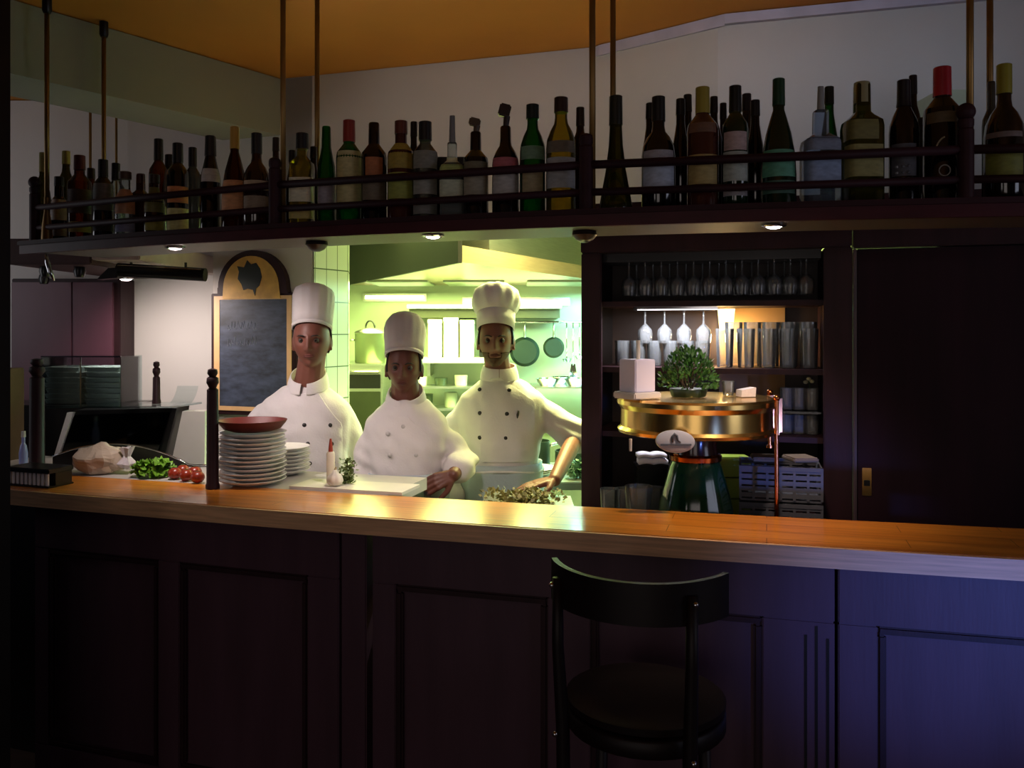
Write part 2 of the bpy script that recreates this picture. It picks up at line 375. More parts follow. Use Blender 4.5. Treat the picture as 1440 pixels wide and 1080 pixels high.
# ------------------------------------------------------------------ bar counter
XL, XR = -1.98, 1.75
def strip(mb, k0, d0, k1, d1, z0, z1, x0=XL, x1=XR, n=40):
    rings = []
    for i in range(n + 1):
        x = x0 + (x1 - x0) * i / n; a = off(k0, x, d0); b = off(k1, x, d1)
        rings.append([(a.x, a.y, z0), (b.x, b.y, z0), (b.x, b.y, z1), (a.x, a.y, z1)])
    mb.skin(rings); return mb
wt = strip(MB(), KF, 0.012, KB, 0.0, ZT - 0.05, ZT).build('bar_worktop', M_top, world=False)
tag(wt, 'long curved orange lacquered wooden bar top with pale front edge', 'bar top')
strip(MB(), KF, -0.002, KF, 0.012, ZT - 0.053, ZT - 0.0015).build('edge_strip', M_edge, wt)
def section(name, label, px0, px1, recess, flutes=()):
    """one flat dark panelled section of the counter front; recess = px pairs"""
    x0, x1 = (xat(KF, p) for p in (px0, px1)); a, b = off(KF, x0, 0.035), off(KF, x1, 0.035)
    u = (b - a); Ln = u.length; u.normalize(); n = Vector((u.y, -u.x, 0))        # n points to the guests
    rt = thing(name, label, 'counter front', (a.x, a.y, 0)); rt.rotation_euler = (0, 0, math.atan2(u.y, u.x))
    def upx(px):                       # distance along the section seen at column px
        # solve (a+u t).x / (a+u t).y = (px-720)/F
        k = (px - 720) / F; return (k * a.y - a.x) / (u.x - k * u.y)
    fr = MB(); z0, z1 = 0.0, ZT - 0.053; rz0, rz1 = 0.215, 0.897
    edges = [0.0]; rec = []
    for p0, p1 in recess:
        t0, t1 = max(0.0, upx(p0)), min(Ln - 0.0, upx(p1)); rec.append((t0, t1)); edges += [t0, t1]
    edges.append(Ln)
    fr.b2(0, Ln, 0, 0.03, rz1, z1, 0.003); fr.b2(0, Ln, 0, 0.03, 0.10, rz0, 0.003)
    for i in range(0, len(edges), 2):
        e0, e1 = edges[i], edges[i + 1]
        if e1 - e0 > 0.004: fr.b2(e0, e1, 0, 0.03, rz0, rz1, 0.003)
    fr.build('frame', M_front, rt, world=False)
    MB().b2(0, Ln, -0.012, 0.04, 0, 0.10, 0.004).build('plinth', M_black, rt, world=False)
    for t0, t1 in rec:
        MB().b2(t0 - 0.002, t1 + 0.002, 0.017, 0.029, rz0 - 0.002, rz1 + 0.002).build('panel', M_front, rt, world=False)
        m = MB(); w_ = 0.022
        m.b2(t0, t1, 0.0, 0.02, rz1 - w_, rz1, 0.006); m.b2(t0, t1, 0.0, 0.02, rz0, rz0 + w_, 0.006)
        m.b2(t0, t0 + w_, 0.0, 0.02, rz0 + w_, rz1 - w_, 0.006); m.b2(t1 - w_, t1, 0.0, 0.02, rz0 + w_, rz1 - w_, 0.006)
        m.build('panel_moulding', M_dark, rt, world=False)
    for p, zt in flutes:
        t = upx(p); MB().b2(t - 0.0035, t + 0.0035, -0.0015, 0.01, 0.15, zt).build('groove', M_black, rt, world=False)
    return rt
section('counter_section', 'dark counter front section with two recessed panels, next to the pillar', 36, 468, [(68, 222), (252, 432)])
section('counter_section', 'dark counter front section behind the bar stool with three narrow grooves', 516, 1176, [(556, 770), (830, 1072)], [(1133, 0.86), (1148, 0.885), (1164, 0.855)])
section('counter_section', 'bluish counter front section at the right with one wide recessed panel', 1181, 1580, [(1234, 1530)])
pxa, pxb = xat(KF, 470), xat(KF, 507); pa = off(KF, (pxa + pxb) / 2, 0.075)
m = MB(); m.box((pa.x, pa.y, (ZT - 0.053) / 2), (0.085, 0.07, ZT - 0.053), rz=math.atan(2 * KF[0] * pa.x + KF[1]), bev=0.004)
tag(m.build('counter_pilaster', M_front), 'dark flat pilaster between the left and the middle counter sections', 'pilaster')
# working deck behind the bar top
m = strip(MB(), KB, 0.004, KB, 0.36, ZT - 0.045, ZT - 0.0008, -2.2, -0.42)
o = m.build('pass_shelf', mat('pale_grey_worktop', 'b8b2ae', 0.35, var=0.04), world=False); tag(o, 'pale grey raised pass shelf behind the left half of the bar top', 'shelf')
strip(MB(), KB, 0.02, KB, 0.33, 0, ZT - 0.046, -2.2, -0.42).build('cabinet_body', M_black, o)
def tablerings(d_in, d1, d2, z0, z1, x0, x1):
    m = MB(); rings = []
    for x, d in ((-0.285, d1), (-0.25, d1), (-0.115, d1), (-0.112, d2), (0.06, d2), (x1, d2)):
        a = off(KB, x, d_in); b = (a.x, a.y + d)
        rings.append([(a.x, a.y, z0), (b[0], b[1], z0), (b[0], b[1], z1), (a.x, a.y, z1)])
    return m.skin(rings)
o = tablerings(0.004, 0.45, 0.76, 0.95, 0.985, -0.40, 0.235).build('work_table', M_steel, world=False); tag(o, 'stainless steel work table in the kitchen hatch behind the bar top', 'table')
tablerings(0.02, 0.40, 0.70, 0, 0.949, -0.38, 0.22).build('cabinet_body', M_steel, o)
m = strip(MB(), KB, 0.004, KB, 0.44, 0.955, 0.985, 0.285, 1.5)
o = m.build('back_bar_worktop', M_black, world=False); tag(o, 'low black worktop behind the right half of the bar, under the tap tower', 'worktop')
strip(MB(), KB, 0.02, KB, 0.40, 0, 0.954, 0.285, 1.5).build('cabinet_body', M_black, o)

# ------------------------------------------------------------------ hanging bottle shelf
shx0, shx1 = xat(KS, 27), 1.62
sh = thing('bottle_shelf', 'long dark wooden bottle shelf with a gallery rail hung on brass rods over the bar', 'shelf', (0, ev(KS, 0), ZS - 0.05))
strip(MB(), KS, 0.02, KS, 0.36, ZS - 0.03, ZS, shx0, shx1).build('board', M_rail, sh)
strip(MB(), KS, 0.022, KS, 0.355, ZS - 0.034, ZS - 0.0305, shx0, shx1).build('underside_panel', mat('pale_underside_paint', '5c554f', 0.5, var=0.03), sh)
strip(MB(), KS, 0.0, KS, 0.02, ZS - 0.045, ZS + 0.004, shx0, shx1).build('fascia', mat('maroon_fascia', '42171e', 0.5, var=0.2, scale=4, stretch=(1, 8, 8), spec=0.25), sh)
strip(MB(), KS, -0.008, KS, 0.0, ZS - 0.012, ZS + 0.002, shx0, shx1).build('fascia_moulding', M_rail, sh)
posts = []
for px in (41, 380, 822, 1363):
    x = xat(KS, px); p = off(KS, x, 0.022); posts.append(p)
endp = off(KS, 1.6, 0.022)
for i, p in enumerate(posts):
    ball_top = i in (0, 3)
    m = MB(); h = 0.205
    prof = [(0.019, 0), (0.019, h - 0.03), (0.016, h - 0.026), (0.019, h - 0.018), (0.019, h - 0.004), (0.012, h)]
    m.lathe(prof, (p.x, p.y, ZS + 0.002), 14); po = m.build('rail_post', M_rail, sh, 0.6)
    fin = MB()
    if ball_top: fin.ball((p.x, p.y, ZS + h + 0.018), 0.023, 16)
    else: fin.ball((p.x, p.y, ZS + h), 0.018, 14, (1, 1, 0.6))
    fo = fin.build('finial', M_rail, po, 3.2)
for z, r in ((0.052, 0.0105), (0.128, 0.012)):
    for a, b in zip(posts, posts[1:] + [endp]):
        d = (b - a).normalized()
        m = MB(); A_, B_ = a + d * 0.015, b - d * 0.015
        m.cyl((A_.x, A_.y, ZS + z), (B_.x, B_.y, ZS + z), r, n=12); m.build('gallery_rail', M_rail, sh, 3.2)
def rod(px, depth, r=0.0088, cap=True):
    x = PX(px, 2.6)
    for _ in range(30):
        x = PX(px, off(KS, x, depth).y) - (off(KS, x, depth).x - x)
    p = off(KS, x, depth)
    m = MB(); m.cyl((p.x, p.y, ZS), (p.x, p.y, ZR - 0.001), r, n=10); ro = m.build('hanging_rod', M_rod, sh, 3.2)
    m = MB(); m.lathe([(0.012, 0), (0.017, 0.01), (0.017, 0.062)], (p.x, p.y, ZR - 0.066), 12); m.build('ceiling_socket', M_black, ro, 0.6)
    return p
rods = [rod(66, 0.03), rod(146, 0.30), rod(398, 0.05), rod(446, 0.32), rod(833, 0.035), rod(862, 0.31), rod(1364, 0.04), rod(1392, 0.32)]
m = MB(); p = rods[0]; m.lathe([(0.020, 0), (0.018, 0.05), (0.010, 0.11), (0.010, 0.16)], (p.x, p.y, ZS + 0.002), 12); m.build('rod_sleeve', M_rod, sh, 0.6)
# downlights under the shelf
def downlight(px, d, tgt, power, col, ang, label):
    x = xat(KS, px); p = off(KS, x, d)
    x += PX(px, p.y) - p.x; p = off(KS, x, d)
    z = ZS - 0.036
    m = MB(); m.lathe([(0.034, 0), (0.034, -0.008), (0.026, -0.012), (0.024, -0.004)], (p.x, p.y, z), 20, cap0=False, cap1=False); t = m.build('downlight', M_chrome, None, 0.6)
    m = MB(); m.lathe([(0.022, -0.008), (0.022, -0.010), (0.016, -0.014), (0.006, -0.016)], (p.x, p.y, z), 20); m.build('bulb', M_bulb, t, 0.6)
    tag(t, label, 'lamp', 'downlights under the bottle shelf')
    spot('downlight_beam', (p.x, p.y, z - 0.022), tgt(p), power, col, ang, 0.9, 0.03)
downlight(240, 0.10, lambda p: (p.x + 0.12, p.y + 0.75, 1.0), 34, (1.0, 0.84, 0.80), 105, 'small lit downlight under the left end of the bottle shelf')
downlight(608, 0.11, lambda p: (p.x - 0.05, p.y + 0.42, 1.0), 30, (1.0, 0.82, 0.74), 92, 'bright lit downlight under the shelf above the middle chef')
downlight(1088, 0.12, lambda p: (p.x - 0.02, p.y + 0.42, 1.0), 26, (1.0, 0.74, 0.58), 98, 'pinkish lit downlight under the shelf above the brass tap tower')
# shelf brackets (turned dark drops below the shelf)
for px in (440, 822):
    x = xat(KS, px); p = off(KS, x, 0.20); x += PX(px, p.y) - p.x; p = off(KS, x, 0.20)
    m = MB(); m.lathe([(0.036, 0), (0.038, -0.012), (0.026, -0.026), (0.010, -0.034)], (p.x, p.y, ZS - 0.0345), 16); m.build('underside_boss', M_black, sh, 0.6)
# curved chrome sliver added for the white crescent reflection at the left end
xe = shx0 + 0.006; pe = off(KS, xe, 0.10)
m = MB(); m.tube([(pe.x + 0.012 * 0, pe.y, ZS - 0.036), (pe.x + 0.006, pe.y, ZS - 0.07), (pe.x + 0.016, pe.y, ZS - 0.105), (pe.x + 0.032, pe.y, ZS - 0.14)], [0.004, 0.010, 0.009, 0.003]); m.build('crescent_glint', M_chrome, sh, 3.2)

# ------------------------------------------------------------------ bottles on the shelf
PROF = {
 'wine':   [(.90, 0), (1, .015), (1, .58), (.95, .645), (.74, .72), (.47, .785), (.42, .83), (.40, .985), (.35, 1)],
 'slim':   [(.90, 0), (1, .015), (1, .50), (.93, .60), (.70, .70), (.52, .79), (.47, .985), (.41, 1)],
 'cognac': [(.86, 0), (1, .03), (1, .25), (.93, .42), (.73, .58), (.48, .70), (.33, .765), (.31, .985), (.26, 1)],
 'round':  [(.82, 0), (1, .05), (1, .48), (.93, .57), (.68, .65), (.42, .70), (.36, .75), (.35, .985), (.30, 1)],
 'spirit': [(.93, 0), (1, .015), (1, .65), (.94, .70), (.64, .75), (.44, .785), (.42, .985), (.37, 1)],
 'square': [(.93, 0), (1, .015), (1, .64), (.94, .69), (.58, .735), (.41, .765), (.39, .985), (.35, 1)],
 'erlen':  [(.95, 0), (1, .04), (.90, .14), (.60, .38), (.43, .58), (.37, .75), (.35, .985), (.31, 1)],
 'flask':  [(.95, 0), (1, .02), (1, .56), (.82, .65), (.50, .71), (.47, .985), (.42, 1)],
}
GL = {}
def gmat(key):
    if key in GL: return GL[key]
    spec = {'dark': ('opaque', '120d0c'), 'brown': ('opaque', '2c1510'), 'redbrown': ('opaque', '43201a'), 'amber': ('t', '9a5520'), 'cognac': ('t', '6e3114'),
            'green': ('t', '1f8a44'), 'dkgreen': ('opaque', '0c2414'), 'olive': ('t', '6d6a2c'), 'clear': ('t', 'dfe6e4'), 'blueclear': ('t', 'c2cfe0'),
            'grey': ('t', '8b8d88'), 'yellow': ('t', 'c2b050'), 'black': ('opaque', '08070a')}[key]
    GL[key] = tglass('bottle_glass_' + key, spec[1], 0.06, 1.5, 0.10) if spec[0] == 't' else mat('bottle_glass_' + key, spec[1], 0.10, var=0.1, coat=0.4)
    return GL[key]
def pmat(col): return mat('paper_' + col, col, 0.6, var=0.16, scale=55, stretch=(1, 1, 2.5))
def cmat(col): return mat('cap_' + col, col, 0.35, var=0.08)
def bottle(px, top, wpx, row, kind, glass, cap, labels, label, capfrac=(.87, 1.0), capr=1.12, pour=None, sq=2.0):
    depth = {1: 0.105, 2: 0.185, 3: 0.255, 1.5: 0.135}[row]
    x = xat(KS, px)
    for _ in range(6): p = off(KS, x, depth); x += PX(px, p.y) - p.x
    p = off(KS, x, depth); R = wpx / 2 / F * p.y; z0 = ZS + 0.0015
    R = min(R, 0.0475)
    H = PZ(top, p.y) - z0
    t = thing('bottle', label, 'bottle', (p.x, p.y, z0), 'bottles on the hanging shelf')
    pr = PROF[kind]; pw = 5.0 if kind == 'square' else sq
    Hg = H if not pour else H * pour[0]
    m = MB(); m.lathe([(r * R, z * Hg) for r, z in pr], (0, 0, 0), 28, power=pw if pw != 2 else 2.0)
    if pw != 2: pass
    m.build('glass_body', gmat(glass), t, 0.5, world=False)
    nr = 0.0
    def rat(zf):
        for (r0, z0_), (r1, z1_) in zip(pr, pr[1:]):
            if z0_ <= zf <= z1_: return (r0 + (r1 - r0) * (zf - z0_) / max(1e-6, z1_ - z0_)) * R
        return pr[-1][0] * R
    if cap:
        c0, c1 = capfrac; c0 = max(c0, 0.795 if kind != 'erlen' else 0.76); n = 5; m = MB()
        prof = [(rat(min(.985, c0 + (c1 - c0) * i / n)) * capr, (c0 + (c1 - c0) * i / n) * Hg + (0.002 if i == n else 0)) for i in range(n + 1)]
        prof.append((prof[-1][0] * 0.85, Hg + 0.004)); m.lathe(prof, (0, 0, 0), 20); m.build('cap', cmat(cap), t, 0.6, world=False)
    if pour:
        m = MB(); hp = H - Hg
        if pour[1] == 'tube': m.cyl((0, 0, Hg), (0, 0, H), 0.010, 0.008, 12)
        else: m.cyl((0, 0, Hg - 0.005), (0.004, 0, Hg + hp * .45), 0.008, 0.010, 12); m.box((-0.003, 0, H - hp * .3), (0.034, 0.026, hp * .55), ry=0.25, bev=0.004)
        m.build('pourer', cmat(pour[2]), t, 0.6, world=False)
    for (z0f, z1f, col, half) in labels:
        m = MB(); rings = []; hA = math.radians(half)
        face = math.atan2(-p.y, -p.x)
        nseg = 4
        def pt(a, zf, d):
            r = rat(zf) + d; k = 1.0
            if pw != 2: k = (abs(math.cos(a)) ** pw + abs(math.sin(a)) ** pw) ** (-1 / pw)
            return (r * k * math.cos(a), r * k * math.sin(a), zf * Hg)
        n = 14
        outer = [[pt(face - hA + 2 * hA * i / n, z0f + (z1f - z0f) * j / nseg, 0.0012) for i in range(n + 1)] for j in range(nseg + 1)]
        m.skin(outer, False, False, closed=False)
        m.build('paper_label', pmat(col), t, 3.2, world=False)
    return t
B = bottle
# left bay (pillar to the second post)
B(60, 216, 26, 1.5, 'cognac', 'olive', '8a8248', [], 'slender olive bottle beside the leftmost brass rod', (.80, 1))
B(83, 250, 24, 1, 'flask', 'dark', '14110f', [(.10, .24, 'b9b2b0', 62), (.34, .66, 'cfc4c0', 60)], 'short dark bottle with a white square label, near the left end post')
B(93, 214, 24, 2, 'wine', 'olive', '8f8440', [], 'tall olive bottle with a gold cap behind the left end of the shelf')
B(112, 220, 32, 1, 'spirit', 'amber', '5a1f1c', [(.10, .22, 'd2c27a', 60), (.32, .60, '5b4a42', 62)], 'amber bottle with a red cap and a diagonal glint, near the left end', (.84, 1))
B(128, 238, 20, 2, 'slim', 'amber', '2a1510', [], 'small amber bottle half hidden behind the red-capped one')
B(145, 226, 28, 1, 'spirit', 'dark', '15100f', [(.10, .24, '3c3a3c', 62), (.36, .70, '6c6a66', 62)], 'dark bottle with a tall brown cap and grey label, before the second rod', (.74, 1))
B(163, 231, 24, 2, 'spirit', 'clear', '151824', [], 'clear bottle with a dark blue cap near the second brass rod', (.72, 1))
B(176, 243, 28, 1, 'flask', 'clear', '4a3428', [(.08, .24, '8b8fb8', 60), (.36, .74, 'b98566', 62)], 'squat clear bottle with a salmon label and brown stopper', (.90, 1), 1.25)
B(198, 246, 26, 2, 'square', 'redbrown', '4a1f1a', [], 'squat red-brown square bottle with no visible label')
B(217, 247, 28, 1, 'flask', 'brown', '2a1a12', [(.08, .30, '9a8f3c', 58), (.38, .80, '6b6330', 62)], 'short brown bottle with olive yellow labels')
B(223, 197, 26, 2, 'spirit', 'amber', '1d1712', [], 'tall amber bottle with a dark gold-banded cap', (.68, 1))
B(250, 203, 30, 1, 'spirit', 'dark', '120f10', [(.04, .28, 'd8cf8a', 66), (.34, .52, 'd88a54', 62)], 'dark bottle with bright orange and yellow labels', (.74, 1))
B(238, 219, 22, 3, 'slim', 'dark', '120f10', [], 'dark slim bottle behind the orange labelled one')
B(271, 209, 24, 2, 'spirit', 'grey', '141011', [], 'grey glass bottle with a long black cap', (.66, 1))
B(296, 193, 28, 1, 'slim', 'dark', '1a1412', [(.52, .66, 'b4aca8', 60)], 'slim dark bottle with a white neck label', (.80, 1))
B(330, 180, 36, 1, 'cognac', 'cognac', 'b48a3c', [(.18, .48, 'cf9468', 70)], 'round-shouldered cognac bottle with gold foil neck and peach label', (.70, 1))
B(361, 189, 38, 1, 'round', 'brown', '171012', [(.20, .34, '8e7c6a', 62), (.40, .50, 'b5a48e', 62)], 'broad brown bottle with long black cap, left of the second post', (.66, 1))
B(388, 195, 18, 3, 'slim', 'brown', '2a1812', [], 'thin brown bottle standing behind the second post')
# middle bay
B(411, 213, 18, 2, 'slim', 'dark', '171310', [], 'small dark bottle just right of the second post')
B(425, 189, 32, 1, 'square', 'yellow', '141110', [(.08, .18, 'b3a45e', 66), (.26, .52, 'cfc9ae', 66)], 'clear yellowish square bottle with black cap', (.84, 1), 1.4)
B(441, 208, 18, 2, 'slim', 'dark', '15110f', [], 'small dark bottle behind the yellowish square one')
B(459, 178, 26, 1, 'slim', 'green', None, [(.20, .46, '9a929c', 62)], 'slim bright green bottle with clear neck and lavender label')
B(491, 171, 36, 1, 'spirit', 'green', '8a2c20', [(.20, .70, 'b7ad7a', 64)], 'green bottle with a red cap and large cream label', (.80, 1))
B(526, 173, 36, 1, 'spirit', 'black', None, [(.22, .40, '6a5e4c', 58), (.46, .64, 'a8643a', 40)], 'black bottle with an orange label and clear neck')
B(564, 172, 38, 1, 'spirit', 'redbrown', '5e2a1c', [(.22, .48, '8f9440', 66), (.52, .78, '9a8636', 66)], 'red-brown stoneware bottle with yellow labels', (.88, 1))
B(582, 173, 18, 3, 'slim', 'dark', '1a1210', [], 'thin dark bottle peeping out behind the stoneware bottle')
B(598, 173, 36, 1, 'spirit', 'grey', '1b1412', [(.06, .22, '777672', 64), (.26, .42, '8f8d84', 62), (.52, .70, '7d7c72', 62)], 'grey bottle with pale labels and brown cap', (.82, 1), 1.2)
B(636, 163, 34, 1, 'square', 'clear', None, [(.26, .50, 'b9bda4', 68), (.55, .70, '9db06a', 66), (.73, .80, 'd5dcb4', 60)], 'clear square bottle with a pourer tube and pale green labels', pour=(.74, 'tube', '77787a'))
B(669, 166, 36, 1, 'spirit', 'dark', None, [(.26, .50, '98907e', 64), (.56, .64, '6a6650', 62)], 'dark bottle with a brown slanted pourer and cream label', pour=(.86, 'slant', '4a3a28'))
B(711, 146, 38, 1, 'wine', 'dark', None, [(.22, .46, 'b4b0ae', 66), (.52, .64, 'b0606a', 66)], 'dark bottle with pink and white labels and a pourer', pour=(.80, 'slant', '2a1612'))
B(749, 149, 36, 1, 'wine', 'green', '10201a', [(.18, .44, '9e9270', 50), (.50, .62, '6b8a70', 60)], 'bright green bottle with black cap in the middle bay', (.88, 1), 1.25)
B(789, 139, 42, 1, 'wine', 'yellow', '2e1a12', [(.22, .48, 'a2a4a8', 66), (.52, .62, '6b6254', 66)], 'yellow-glinting bottle with brown cap and grey label, by the third post', (.88, 1), 1.15)
B(816, 153, 26, 2, 'wine', 'brown', '2a1812', [], 'brown bottle partly hidden by the third post', (.84, 1))
# right bay
B(866, 137, 56, 1, 'erlen', 'olive', '181a10', [], 'olive conical bottle with a long neck, first right of the third post', (.72, 1))
B(914, 147, 22, 2, 'slim', 'dark', '120f12', [], 'thin dark bottle behind the broad black bottle')
B(926, 138, 54, 1, 'round', 'black', '0f0d0f', [(.16, .40, 'aab4c8', 60), (.45, .52, '9a98a0', 58)], 'broad black bottle with a bluish white label', (.74, 1))
B(957, 141, 24, 2, 'slim', 'dark', '131011', [], 'left one of two dark bottles between the black and the kraft labelled bottle')
B(967, 135, 22, 3, 'slim', 'dark', '221c14', [], 'dark slim bottle in the back row left of the gold foil neck')
B(988, 125, 44, 1, 'spirit', 'redbrown', '9a8a34', [(.20, .44, 'a8945c', 60), (.62, .70, '6a4a36', 54)], 'dark red bottle with gold foil neck and kraft label', (.70, 1), 1.05)
B(1004, 138, 24, 2, 'wine', 'dark', '1a1314', [], 'dark bottle right behind the gold foil neck')
B(1017, 147, 18, 3, 'slim', 'dark', '131010', [], 'small dark bottle in the back row by the arched label')
B(1034, 123, 36, 1, 'spirit', 'dkgreen', '0f1210', [(.10, .15, '9c98a0', 62), (.22, .46, 'aab2ac', 62), (.47, .62, 'b09a98', 56)], 'dark green bottle with a tall white arched label', (.78, 1))
B(1050, 134, 24, 3, 'slim', 'dark', '14121a', [], 'dark bottle behind the arched label, its nearer neighbour')
B(1062, 143, 24, 2, 'slim', 'dark', '121012', [], 'dark slim bottle between the arched label and the green capped bottle')
B(1095, 113, 48, 1, 'cognac', 'dkgreen', '0f3a24', [(.10, .20, '46695c', 60), (.23, .44, '5a9a80', 64)], 'tall dark green bottle with a green cap and green label', (.80, 1))
B(1166, 124, 24, 2, 'slim', 'green', '14201c', [], 'green bottle standing behind the clear bluish bottle')
B(1154, 122, 54, 1, 'square', 'blueclear', None, [(.24, .50, '8596b8', 60), (.56, .70, '78849c', 60)], 'broad clear bluish square bottle with white lettered label', pour=(.80, 'tube', '8a8c8c'))
B(1212, 118, 50, 1, 'square', 'olive', '8a8460', [(.22, .48, '8a8450', 62), (.52, .68, '6e6838', 50)], 'broad olive square bottle with a pale stopper', (.84, 1))
B(1284, 108, 24, 3, 'wine', 'black', '0d0c12', [], 'tall black bottle in the back row left of the red cap')
B(1271, 115, 40, 1, 'wine', 'black', '131118', [(.22, .48, '4a4a52', 50)], 'black bottle with a grey chequered label', (.70, 1))
B(1296, 168, 22, 2, 'flask', 'grey', '2a2a30', [], 'small grey glass bottle behind the chequered label')
B(1325, 97, 50, 1, 'spirit', 'black', 'a31f2e', [(.58, .66, '5a4a30', 50)], 'black bottle with a bright red cap and a pale ring emblem', (.76, 1))
B(1394, 115, 24, 2, 'spirit', 'grey', None, [], 'grey glass bottle behind the yellow capped bottle')
B(1412, 93, 56, 1, 'round', 'dark', '8a8228', [(.16, .40, '74762e', 60), (.46, .50, '6a5c58', 58)], 'dark bottle with a yellow cap and olive label at the right end', (.76, 1))
# pale ring emblem and curved stripe on the red capped bottle
rb = [o for o in C.objects if o.get('label', '').startswith('black bottle with a bright red cap')][0]
Rb = 25 / F * rb.location.y
def onbottle(root, R, pts, r, name, m):
    face = math.atan2(-root.location.y, -root.location.x)
    mb = MB(); mb.tube([((R + 0.001) * math.cos(face + u / R), (R + 0.001) * math.sin(face + u / R), z) for u, z in pts], r, 6); mb.build(name, m, root, 3.2, world=False)
onbottle(rb, Rb, [(0.013 * math.cos(a) - (-0.006), 0.082 + 0.014 * math.sin(a)) for a in [2 * PI * i / 16 for i in range(17)]], 0.0016, 'ring_emblem', cmat('aaa8a6'))
onbottle(rb, Rb, [(-0.016 + 0.03 * (1 - math.cos(t * 1.3)), 0.125 + 0.045 * math.sin(t * 1.3)) for t in [i / 10 for i in range(11)]], 0.0022, 'curved_stripe', cmat('b0a488'))
gb = [o for o in C.objects if o.get('label', '').startswith('tall dark green bottle')][0]
m = MB(); face = math.atan2(-gb.location.y, -gb.location.x)
m.ball((0.026 * math.cos(face), 0.026 * math.sin(face), 0.152), 0.019, 14, (0.62, 0.5, 1.0)); m.build('oval_label', pmat('8c9692'), gb, 3.2, world=False)
cq = [o for o in C.objects if o.get('label', '').startswith('black bottle with a grey chequered')][0]
Rq = 20 / F * cq.location.y
for i in range(3):
    for j in range(3):
        onbottle(cq, Rq, [(-0.020 + 0.014 * i, 0.065 + 0.016 * j), (-0.013 + 0.014 * i, 0.065 + 0.016 * j)], 0.0035, 'label_block', cmat('9a9aa0' if i == 0 else '5c5c64'))
# dark slatted crate behind the pourer bottles
x = xat(KS, 634); p = off(KS, x, 0.29); x += PX(634, p.y) - p.x; p = off(KS, x, 0.29)
ct = thing('slatted_crate', 'dark slatted crate behind the clear bottle with the pourer tube', 'crate', (p.x, p.y, ZS + 0.001))
for i in range(6): MB().b2(-0.075, 0.075, -0.045, -0.035, 0.01 + i * 0.037, 0.032 + i * 0.037, 0.002).build('slat', M_black, ct, world=False)
MB().b2(-0.078, 0.078, -0.034, 0.045, 0, 0.225, 0.003).build('case', mat('charcoal_board', '2a282a', 0.5), ct, world=False)

# ------------------------------------------------------------------ wall cabinet with glasses, and the dark door to its right
def cabx(px):
    k = (px - 720) / F; x = k * 3.32 / (1 + 0.284 * k); return Vector((x, W3(x), 0))
cu = Vector((1, -0.284, 0)).normalized(); cn = Vector((-cu.y, cu.x, 0))      # along the front, and into the wall
c0 = cabx(818)
cab = thing('glass_cabinet', 'dark wooden open wall cabinet full of glasses right of the kitchen hatch', 'cabinet', (c0.x, c0.y, 0)); cab.rotation_euler = (0, 0, math.atan2(cu.y, cu.x))
def cu_(px): return (cabx(px) - c0).dot(cu)
CI = lambda t, d, z=0: c0 + cu * t + cn * d + Vector((0, 0, z))              # cabinet coordinates to world
tL, tR, tE = cu_(846), cu_(1158), cu_(1198.8)
CD = 0.36
zo = 1.945
MB().b2(0, tE - 0.003, -0.02, 0.03, zo, 2.13, 0.004).build('header', M_dark, cab, world=False)
MB().b2(0, tL, -0.01, 0.02, 0, zo, 0.004).build('stile', M_dark, cab, world=False)
MB().b2(tR, tE - 0.0005, -0.01, 0.02, 0, zo, 0.004).build('stile', M_dark, cab, world=False)
MB().b2(-0.03, tE - 0.004, -0.06, 0.02, 2.09, 2.125, 0.008).build('cornice', M_dark, cab, world=False)
m = MB(); m.prism([(0.0, 0.02), (0.012, 0.02), (0.06, CD), (0.045, CD)], 0, zo); m.build('side_panel', M_black, cab, world=False)
MB().b2(tR + 0.005, tR + 0.02, 0.02, CD, 0, zo).build('side_panel', M_dark, cab, world=False)
MB().b2(0.045, tR + 0.02, CD, CD + 0.012, 0, zo + .02).build('back_panel', mat('brown_back_panel', '2f2018', 0.5, var=0.15), cab, world=False)
shelf_z = {'upper': PZ(424, 3.25), 'middle': PZ(516, 3.25), 'lower': PZ(606, 3.25), 'thin': PZ(573, 3.25)}
MB().b2(0.02, tR, 0.03, CD, zo, zo + 0.015).build('top_panel', M_black, cab, world=False)
for k in ('upper', 'middle', 'lower'):
    MB().b2(0.05, tR + 0.004, 0.03, CD - 0.002, shelf_z[k] - 0.02, shelf_z[k]).build('shelf_board', M_dark, cab, world=False)
MB().b2(cu_(1098), tR + 0.004, 0.06, CD - 0.002, shelf_z['thin'] - 0.008, shelf_z['thin']).build('shelf_board', M_pane, cab, world=False)
MB().b2(0.05, tR + 0.004, 0.03, CD - 0.002, 0.955, 0.985).build('shelf_board', M_dark, cab, world=False)
tb0, tb1 = cu_(1006), cu_(1096)
MB().b2(tb0, tb1 + .03, CD - 0.02, CD - 0.003, shelf_z['middle'] + 0.001, shelf_z['upper'] - 0.021).build('beige_panel', mat('beige_board', 'b08a58', 0.6, var=0.05), cab, world=False)
MB().b2(tb0, tb1 + .03, CD - 0.02, CD - 0.003, shelf_z['lower'] + 0.001, shelf_z['middle'] - 0.021).build('beige_panel', MATS['beige_board'], cab, world=False)
